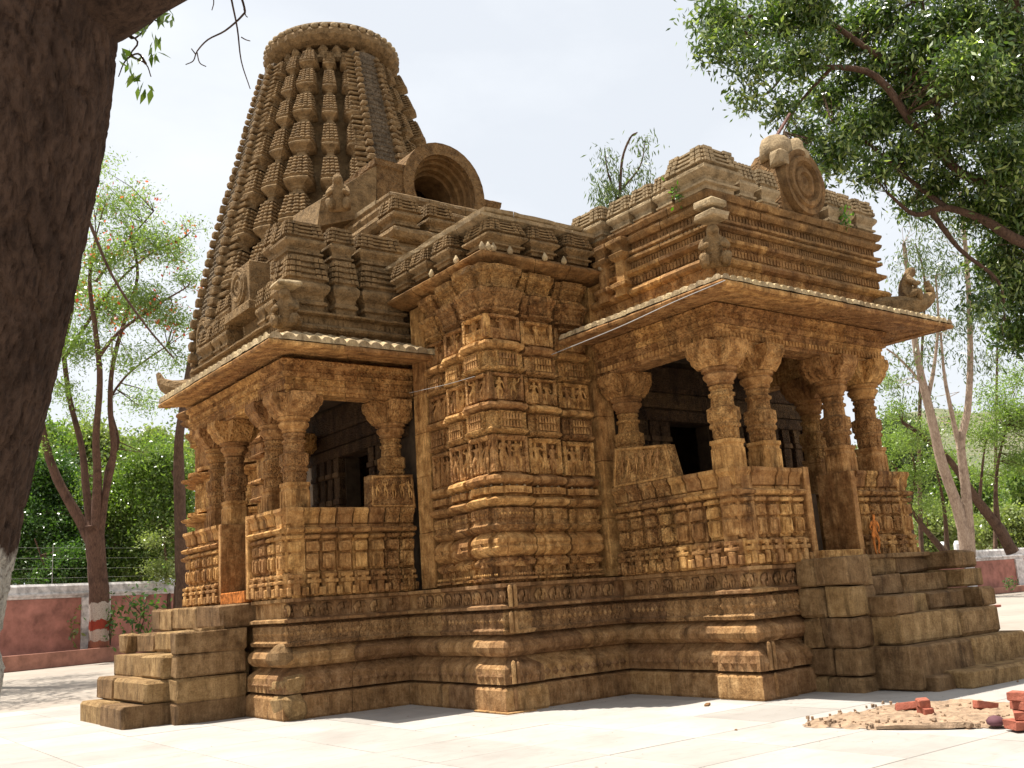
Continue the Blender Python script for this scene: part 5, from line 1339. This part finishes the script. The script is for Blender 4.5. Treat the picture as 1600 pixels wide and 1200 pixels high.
# right side: pale gum trees, leaning brown tree, feathery trees, low scrub, white posts
def tree(name, label, stems, bark, blobs_, leafmat, leaf, per, cl, aspect=.4, droop=.1, shell=.15, squash=.8, base_px=None, d=50, group='trees beyond the right wall', twr=.02, cname='crown'):
    b0 = at(*base_px, d); t = empty(name, (b0[0], b0[1], b0[2])); tag(t, label, 'tree', group); base = np.array(t.location); mb = MB(); L = []
    for pts, r0, r1 in stems: L.append(limb(mb, [at(p[0], p[1], d+(p[2] if len(p) > 2 else 0))-base for p in pts], r0, r1, 8))
    mb.build('trunk', bark, t, smooth=True)
    if blobs_: crown([(at(x, y, d+dz)-base, r*d/FPX, de) for x, y, dz, r, de in blobs_], per, cl, leaf, aspect, droop, leafmat, t, L, shell, bark, squash, twr, name=cname)
    return t
tree('gum_tree', 'tall pale-barked gum tree with two diverging stems and drooping leaves behind the right porch', [([(1512, 880), (1508, 840), (1495, 790), (1470, 715), (1452, 640), (1438, 580), (1428, 520), (1420, 440), (1412, 380)], .38, .09), ([(1516, 870), (1512, 800), (1506, 740), (1502, 690), (1512, 640), (1516, 560), (1514, 470), (1508, 380), (1500, 300)], .30, .08), ([(1500, 700), (1488, 650), (1476, 590), (1470, 520)], .16, .05), ([(1452, 640), (1440, 600), (1405, 560), (1385, 545)], .1, .04), ([(1450, 620), (1460, 570), (1466, 500), (1462, 430)], .12, .04)], BK_PALE,
     [(1420, 400, 0, 40, .8), (1440, 470, 1, 45, .7), (1480, 420, 0, 50, .8), (1510, 500, -1, 45, .8), (1530, 560, 0, 40, .6), (1470, 540, 1, 45, .6), (1420, 560, 0, 40, .55), (1490, 350, 0, 50, .8), (1440, 330, 0, 40, .7), (1395, 420, 0, 25, .5), (1545, 480, 0, 40, .6), (1400, 600, 2, 40, .4), (1450, 640, 2, 45, .3)], LF_EUC, .27, 15, 22, .24, .9, .1, 1.0, (1514, 885), 50)
tree('leaning_tree', 'brown-barked tree leaning left with spreading feathery foliage at the right edge', [([(1582, 862), (1560, 825), (1530, 785), (1505, 750), (1480, 715), (1440, 680), (1410, 660)], .36, .09), ([(1560, 825), (1556, 770), (1560, 720), (1572, 670)], .15, .05), ([(1530, 785), (1535, 730), (1540, 690)], .1, .04)], BK_BROWN,
     [(1550, 680, 0, 50, .8), (1580, 640, 0, 50, .9), (1540, 740, 1, 35, .7), (1590, 720, 0, 45, .9), (1500, 660, 0, 40, .5), (1590, 590, 1, 40, .6), (1430, 690, 0, 40, .6), (1400, 640, 0, 35, .6), (1545, 620, 1, 35, .5), (1620, 660, 0, 60, .9)], LF_GUL, .17, 22, 44, .35, .1, .1, .6, (1582, 866), 53)
tree('feathery_tree', 'small feathery tree close to the right parapet, between porch and gum tree', [([(1475, 862), (1440, 820), (1415, 780), (1400, 730)], .2, .06), ([(1430, 860), (1422, 800), (1430, 740), (1420, 690)], .14, .05), ([(1480, 860), (1476, 800), (1465, 740)], .16, .06)], BK_BROWN,
     [(1400, 690, 0, 40, .8), (1430, 740, 0, 40, .8), (1400, 770, 0, 35, .7), (1450, 790, 0, 35, .7), (1470, 720, 1, 40, .7), (1380, 720, 0, 30, .7), (1500, 800, 1, 25, .5), (1440, 670, 1, 30, .6), (1390, 600, 1, 30, .5)], LF_GUL, .17, 22, 42, .35, .1, .1, .6, (1455, 866), 56)
bush('pale yellow-green scrub on the slope right of the gum tree', 1570, 820, 72, 130, 90, LF_PALE, .32, 1.1, group='scrub on the slope beyond the right wall', name='scrub_bush')
bush('pale scrub left of the gum tree foot, beyond the right wall', 1460, 830, 70, 130, 80, LF_PALE, .32, 1.1, group='scrub on the slope beyond the right wall', name='scrub_bush')
bush('green scrub farther up the slope between the two leaning stems', 1520, 770, 95, 150, 80, LF_BUSH, .4, .8, group='scrub on the slope beyond the right wall', name='scrub_bush')
bush('dull green tree on the far slope beyond the right parapet', 1420, 720, 100, 130, 120, LF_EUC, .45, .8, group='scrub on the slope beyond the right wall', name='scrub_bush')
bush('dark green tree off the right end of the far wall', 1660, 760, 80, 130, 200, LF_BUSH, .4, .8, group='scrub on the slope beyond the right wall', name='scrub_bush')
tree('slim_gum_tree', 'thin dark-stemmed tree behind the eave of the right porch, left of the pale gum tree', [([(1440, 870), (1436, 700), (1440, 560), (1445, 440), (1430, 380)], .16, .05), ([(1555, 860), (1556, 700), (1558, 560), (1560, 430)], .14, .05)], BK_BROWN,
     [(1400, 500, 0, 30, .4), (1450, 430, 0, 40, .5), (1560, 560, 0, 35, .4)], LF_EUC, .25, 12, 18, .25, .8, .1, 1.0, (1440, 872), 62)
for px, l in ((1475, 'white-topped post left of the gum tree foot'), (1497, 'white-topped post right next to the gum tree foot')):
    q = at(px, 862, 60); t_ = empty('post', (q[0], q[1], 0)); tag(t_, l, 'post', 'white-topped posts beyond the right wall')
    mb = MB(); tube(mb, [(0, 0, 0), (0, 0, 2.6)], [.07, .06], 7); mb.build('shaft', M_RUST, t_)
    mb = MB(); lathe(mb, [(.12, 2.55), (.2, 2.6), (.2, 2.95), (.1, 3.15)], n=10); mb.build('cap', simple('white_paint_%d' % px, (.8, .8, .8)), t_)
# gum tree top showing above the roof
tree('distant_gum_tree', 'gum tree whose drooping top shows above the roof between the tower and the right porch', [([(950, 700), (955, 500), (962, 380), (968, 310), (972, 250), (985, 215), (996, 207)], .14, .03), ([(968, 320), (950, 270), (945, 235)], .07, .02), ([(968, 300), (1000, 260), (1008, 220)], .06, .02), ([(965, 330), (1000, 300)], .06, .02)], BK_BROWN,
     [(948, 245, 0, 15, .9), (950, 275, 0, 18, 1), (955, 300, 0, 22, 1.1), (1008, 225, 0, 12, .9), (1003, 245, 0, 12, .8), (1000, 275, 0, 18, .8), (1010, 295, 0, 18, .9), (975, 310, 0, 22, 1), (940, 305, 0, 14, .8), (975, 345, 0, 40, 1)], LF_EUC, .3, 30, 24, .2, 1.2, .1, 1.2, (950, 702), 46, group=None, twr=.02)

tree('shade_tree', 'broad shade tree mostly hidden by the big foreground trunk at the left', [([(-60, 1075), (-50, 800), (-60, 600), (-40, 480)], .4, .12), ([(-50, 800), (-120, 620), (-200, 500)], .2, .06), ([(-55, 700), (0, 600), (20, 500)], .16, .05)], BK_BROWN,
     [(-60, 480, 0, 150, .5), (-200, 430, 0, 150, .5), (10, 430, 1, 60, .6), (-40, 560, 2, 90, .5), (-150, 330, 0, 150, .5), (-120, 500, -5, 150, .5), (-60, 450, 6, 150, .5), (-240, 520, 3, 150, .5), (-30, 330, 3, 110, .5)], LF_BUSH, .2, 14, 30, .4, .1, .1, .6, (-60, 1075), 30, group=None)

# the large tree whose boughs hang in from the upper right
D = 21.5
b0 = at(1790, 900, D+2); t = empty('large_shade_tree', (b0[0], b0[1], 0)); tag(t, 'large dark-leaved tree whose boughs hang over the scene from the upper right', 'tree'); base = np.array(t.location)
mb = MB(); L = []
def A(x, y, dz=0): return at(x, y, D+dz)-base
L.append(limb(mb, [(0, 0, -.1), (.1, .1, 2.2), A(1740, 560, 2), A(1700, 400, 1.5), A(1660, 250, 1), A(1600, 90, .5), A(1560, -60), A(1500, -260)], .45, .16, 12))
for pts, r0, r1 in (([(1700, 400, 1.5), (1600, 380, 0), (1540, 345, 0), (1480, 325, 0), (1430, 335, 0), (1385, 300, 0)], .16, .03), ([(1680, 330, 1), (1590, 290, 0), (1500, 270, 0), (1470, 200, 0), (1455, 100, 0), (1440, 0, 0)], .15, .04), ([(1500, 270, 0), (1430, 200, -.5), (1370, 120, -.5), (1300, 105, -.5), (1230, 110, 0), (1190, 95, 0), (1160, 40, 0)], .11, .02),
                    ([(1430, 120, 0), (1360, 80, 0), (1290, 30, 0), (1240, 10, 0), (1150, 30, 0)], .09, .02), ([(1640, 200, 1), (1560, 120, 0), (1520, 40, 0), (1500, -60, 0)], .12, .05), ([(1455, 330, 0), (1500, 390, 0), (1560, 440, 0), (1570, 500, 0)], .07, .02), ([(1300, 105, -.5), (1250, 160, 0), (1225, 205, 0)], .05, .015), ([(1230, 110, 0), (1190, 150, 0), (1150, 110, 0)], .035, .01), ([(1480, 325, 0), (1420, 280, .5), (1340, 210, .5), (1300, 190, .5)], .07, .02), ([(1290, 30, 0), (1220, 50, 0), (1110, 60, 0)], .035, .01)):
    L.append(limb(mb, [A(*p) for p in pts], r0, r1, 7, 4))
mb.build('trunk', BK_BROWN, t, smooth=True)
BL = [(1125, 25, 40, .7), (1115, 70, 28, .7), (1165, 60, 38, .6), (1210, 30, 42, .8), (1190, 105, 32, .6), (1165, 150, 20, .8), (1225, 165, 28, .7), (1250, 90, 40, .8), (1265, 20, 45, .9), (1255, 205, 32, .8), (1290, 150, 38, 1), (1320, 60, 45, 1), (1300, 240, 36, 1), (1345, 120, 38, .7), (1340, 200, 45, 1), (1375, 30, 45, .9), (1390, 100, 40, .9), (1395, 170, 48, 1), (1360, 270, 32, .8), (1405, 250, 45, .9), (1440, 60, 50, .9), (1450, 140, 50, 1), (1455, 220, 45, .8), (1420, 320, 28, .6), (1500, 30, 50, .8), (1510, 110, 55, 1), (1515, 200, 50, .9), (1470, 290, 45, .8), (1565, 60, 60, 1), (1570, 150, 60, 1.1), (1575, 250, 58, 1.1), (1530, 320, 45, .9), (1590, 350, 55, 1.1), (1560, 410, 45, 1), (1600, 450, 50, 1.1), (1585, 520, 38, 1), (1530, 470, 30, .5), (1640, 300, 90, .9), (1650, 150, 90, .9), (1650, 500, 60, .8), (1500, -60, 90, .6), (1380, -60, 80, .6), (1250, -50, 70, .6), (1620, -60, 90, .8)]
crown([(at(x, y, D+rng.uniform(-1.6, 1.6))-base, r*D/FPX, de) for x, y, r, de in BL], 140, 36, .165, .32, .5, LF_BIG, t, L, .05, BK_BROWN, .85, .012)

# foreground trunk at the left with its own crown overhead
D = 5.0
b0 = at(-225, 1470, D); t = empty('foreground_tree', (b0[0], b0[1], 0)); tag(t, 'huge dark rough tree trunk leaning in at the left edge, close to the camera', 'tree'); base = np.array(t.location)
mb = MB()
cl = smooth_pts([at(x, y, D)-base for x, y in ((-240, 1500), (-178, 1150), (-138, 910), (-90, 700), (-52, 560), (-12, 400), (30, 200), (48, 60), (50, -60), (30, -250), (0, -480))], 7)
rad = [.43+.0*i for i in range(len(cl))]
for i, c_ in enumerate(cl):
    f = i/(len(cl)-1); rad[i] = .47 if f < .15 else .425-(.12 if f > .85 else 0)
cl2 = smooth_pts(cl[::2], 9); rad2 = np.interp(np.linspace(0, 1, len(cl2)), np.linspace(0, 1, len(rad)), rad)
tube(mb, cl2, rad2, 220, .0)
v, f = mb.arrays(); K = 220; m_ = len(cl2); th = np.tile(np.arange(K)*2*math.pi/K, m_); sl_ = np.repeat(np.cumsum(np.r_[0, np.linalg.norm(np.diff(cl2, axis=0), axis=1)]), K)
ctr = np.repeat(cl2, K, axis=0); dirs = (v-ctr)/np.linalg.norm(v-ctr, axis=1)[:, None]
def rid(a, b, p): return 1-np.abs(np.sin(a*th+1.6*np.sin(b*sl_+p)+1.1*np.sin(b*2.7*sl_-3*th+p*2)+p))
dsp = -.016*rid(13, 3.1, .4)**5-.012*rid(23, 5.3, 1.7)**4-.006*rid(41, 9.1, 2.9)**3+.014*np.sin(2*th+.9*sl_)+.010*np.sin(5*th-1.7*sl_+1)+.004*np.sin(60*th+23*sl_)*np.sin(41*sl_-17*th)
dsp -= .010*(np.sin(24*sl_+3*np.sin(6*th)+2*np.sin(11*th+5*sl_)) > .8)
v = v+dirs*dsp[:, None]; mb = MB(); mb.add(v, f)
tr_ = mb.build('trunk', BK_DARK, t, smooth=True)
mb = MB(); L = [cl[::6]]; L.append(limb(mb, [at(20, 60, D)-base, at(120, -5, D)-base, at(260, -70, D)-base, at(470, -190, D+.6)-base, at(700, -330, D+1.5)-base], .37, .1, 16, 5, .05)); mb.build('bough', BK_DARK, t, smooth=True)
mb = MB(); tw = [limb(mb, [at(x, y, 5.6)-base for x, y in p], .008, .003, 5, 4, 0) for p in ([(175, -30), (190, 40), (215, 65), (205, 85), (228, 100), (236, 120)], [(180, 20), (205, 60), (232, 40), (250, 20)], [(228, 100), (216, 84), (196, 95), (185, 120)], [(225, 10), (240, 30), (255, 35)])]
mb.build('twig', BK_BROWN, t)
Vs = []
for (x, y, m) in ((205, 50, 5), (232, 38, 7), (252, 25, 6), (262, 22, 5), (240, 78, 6), (198, 95, 7), (215, 115, 9), (225, 132, 8), (195, 80, 4), (245, 60, 5)):
    Vs.append(leaf_quads(m, (.02, .02, .02), .085, 1.0, .34, at(x, y, 5.6)-base))
quads_obj('leaf_spray', np.vstack(Vs), LF_BUSH, t)
cr_b = [((at(40, 0, D)-base)+np.array([dx, dy, 3.2+dz]), 1.2, 1) for dx, dy, dz in ((0, 0, 0), (1.2, .3, .4), (-1.2, .2, .3), (.2, 1.3, .5), (.1, -1.2, .4), (1.0, -1.0, .9), (-1, -1, .9), (0, 0, 1.4), (-1.8, -.8, .6), (-.8, -2.0, .8))]
crown(cr_b, 34, 30, .13, .35, .4, LF_BIG, t, [cl, L[1]], .1, BK_DARK, .7, .012)
# bare twigs hanging in at the top
t = link('bare_twigs', bpy.data.meshes.new('bare_twigs_tmp'))
bpy.data.objects.remove(t)
mb = MB()
for p in ([(355, -40), (362, 0), (371, 45), (377, 95), (391, 139)], [(368, -30), (382, 12), (378, 25), (352, 48), (325, 62), (308, 80), (302, 95), (290, 101)], [(308, 82), (312, 98), (322, 104)], [(377, 58), (384, 62), (391, 64)], [(330, -20), (334, 2), (331, 16)], [(381, 14), (384, 24), (387, 27)], [(305, 84), (299, 76)]):
    limb(mb, [at(x, y, 6) for x, y in p], .0085 if len(p) > 3 else .004, .003, 5, 4, 0)
o = mb.build('bare_twig', BK_BROWN); tag(o, 'bare dark twigs hanging into the sky at the top, left of the tower', 'twigs')

# cables on the temple and rod on the roof
def cable(name, pts, r, label, mat=M_METAL, cat='cable'):
    mb = MB(); tube(mb, smooth_pts(pts, 5), [r]*(len(pts)*5-4), 5); o = mb.build(name, mat); return tag(o, label, cat)
cable('cable', [P(1133, 438, y=8.45), P(1050, 473, x=10.05), P(965, 512, x=9.7), P(862, 554, y=11.80)], .006, 'thin grey cable running under the eave of the right porch to the corner wing')
cable('cable', [P(742, 588, x=8.45), P(700, 600, x=8.5), P(640, 614, x=8.5)], .004, 'thin grey cable along the shaded left face of the corner wing')
cable('iron_rod', [P(1202, 232, y=9.95), P(1216, 208, y=9.95), P(1234, 178, y=9.95)], .03, 'rusty iron rod sticking up beside the big medallion on the roof', M_RUST, 'rod')
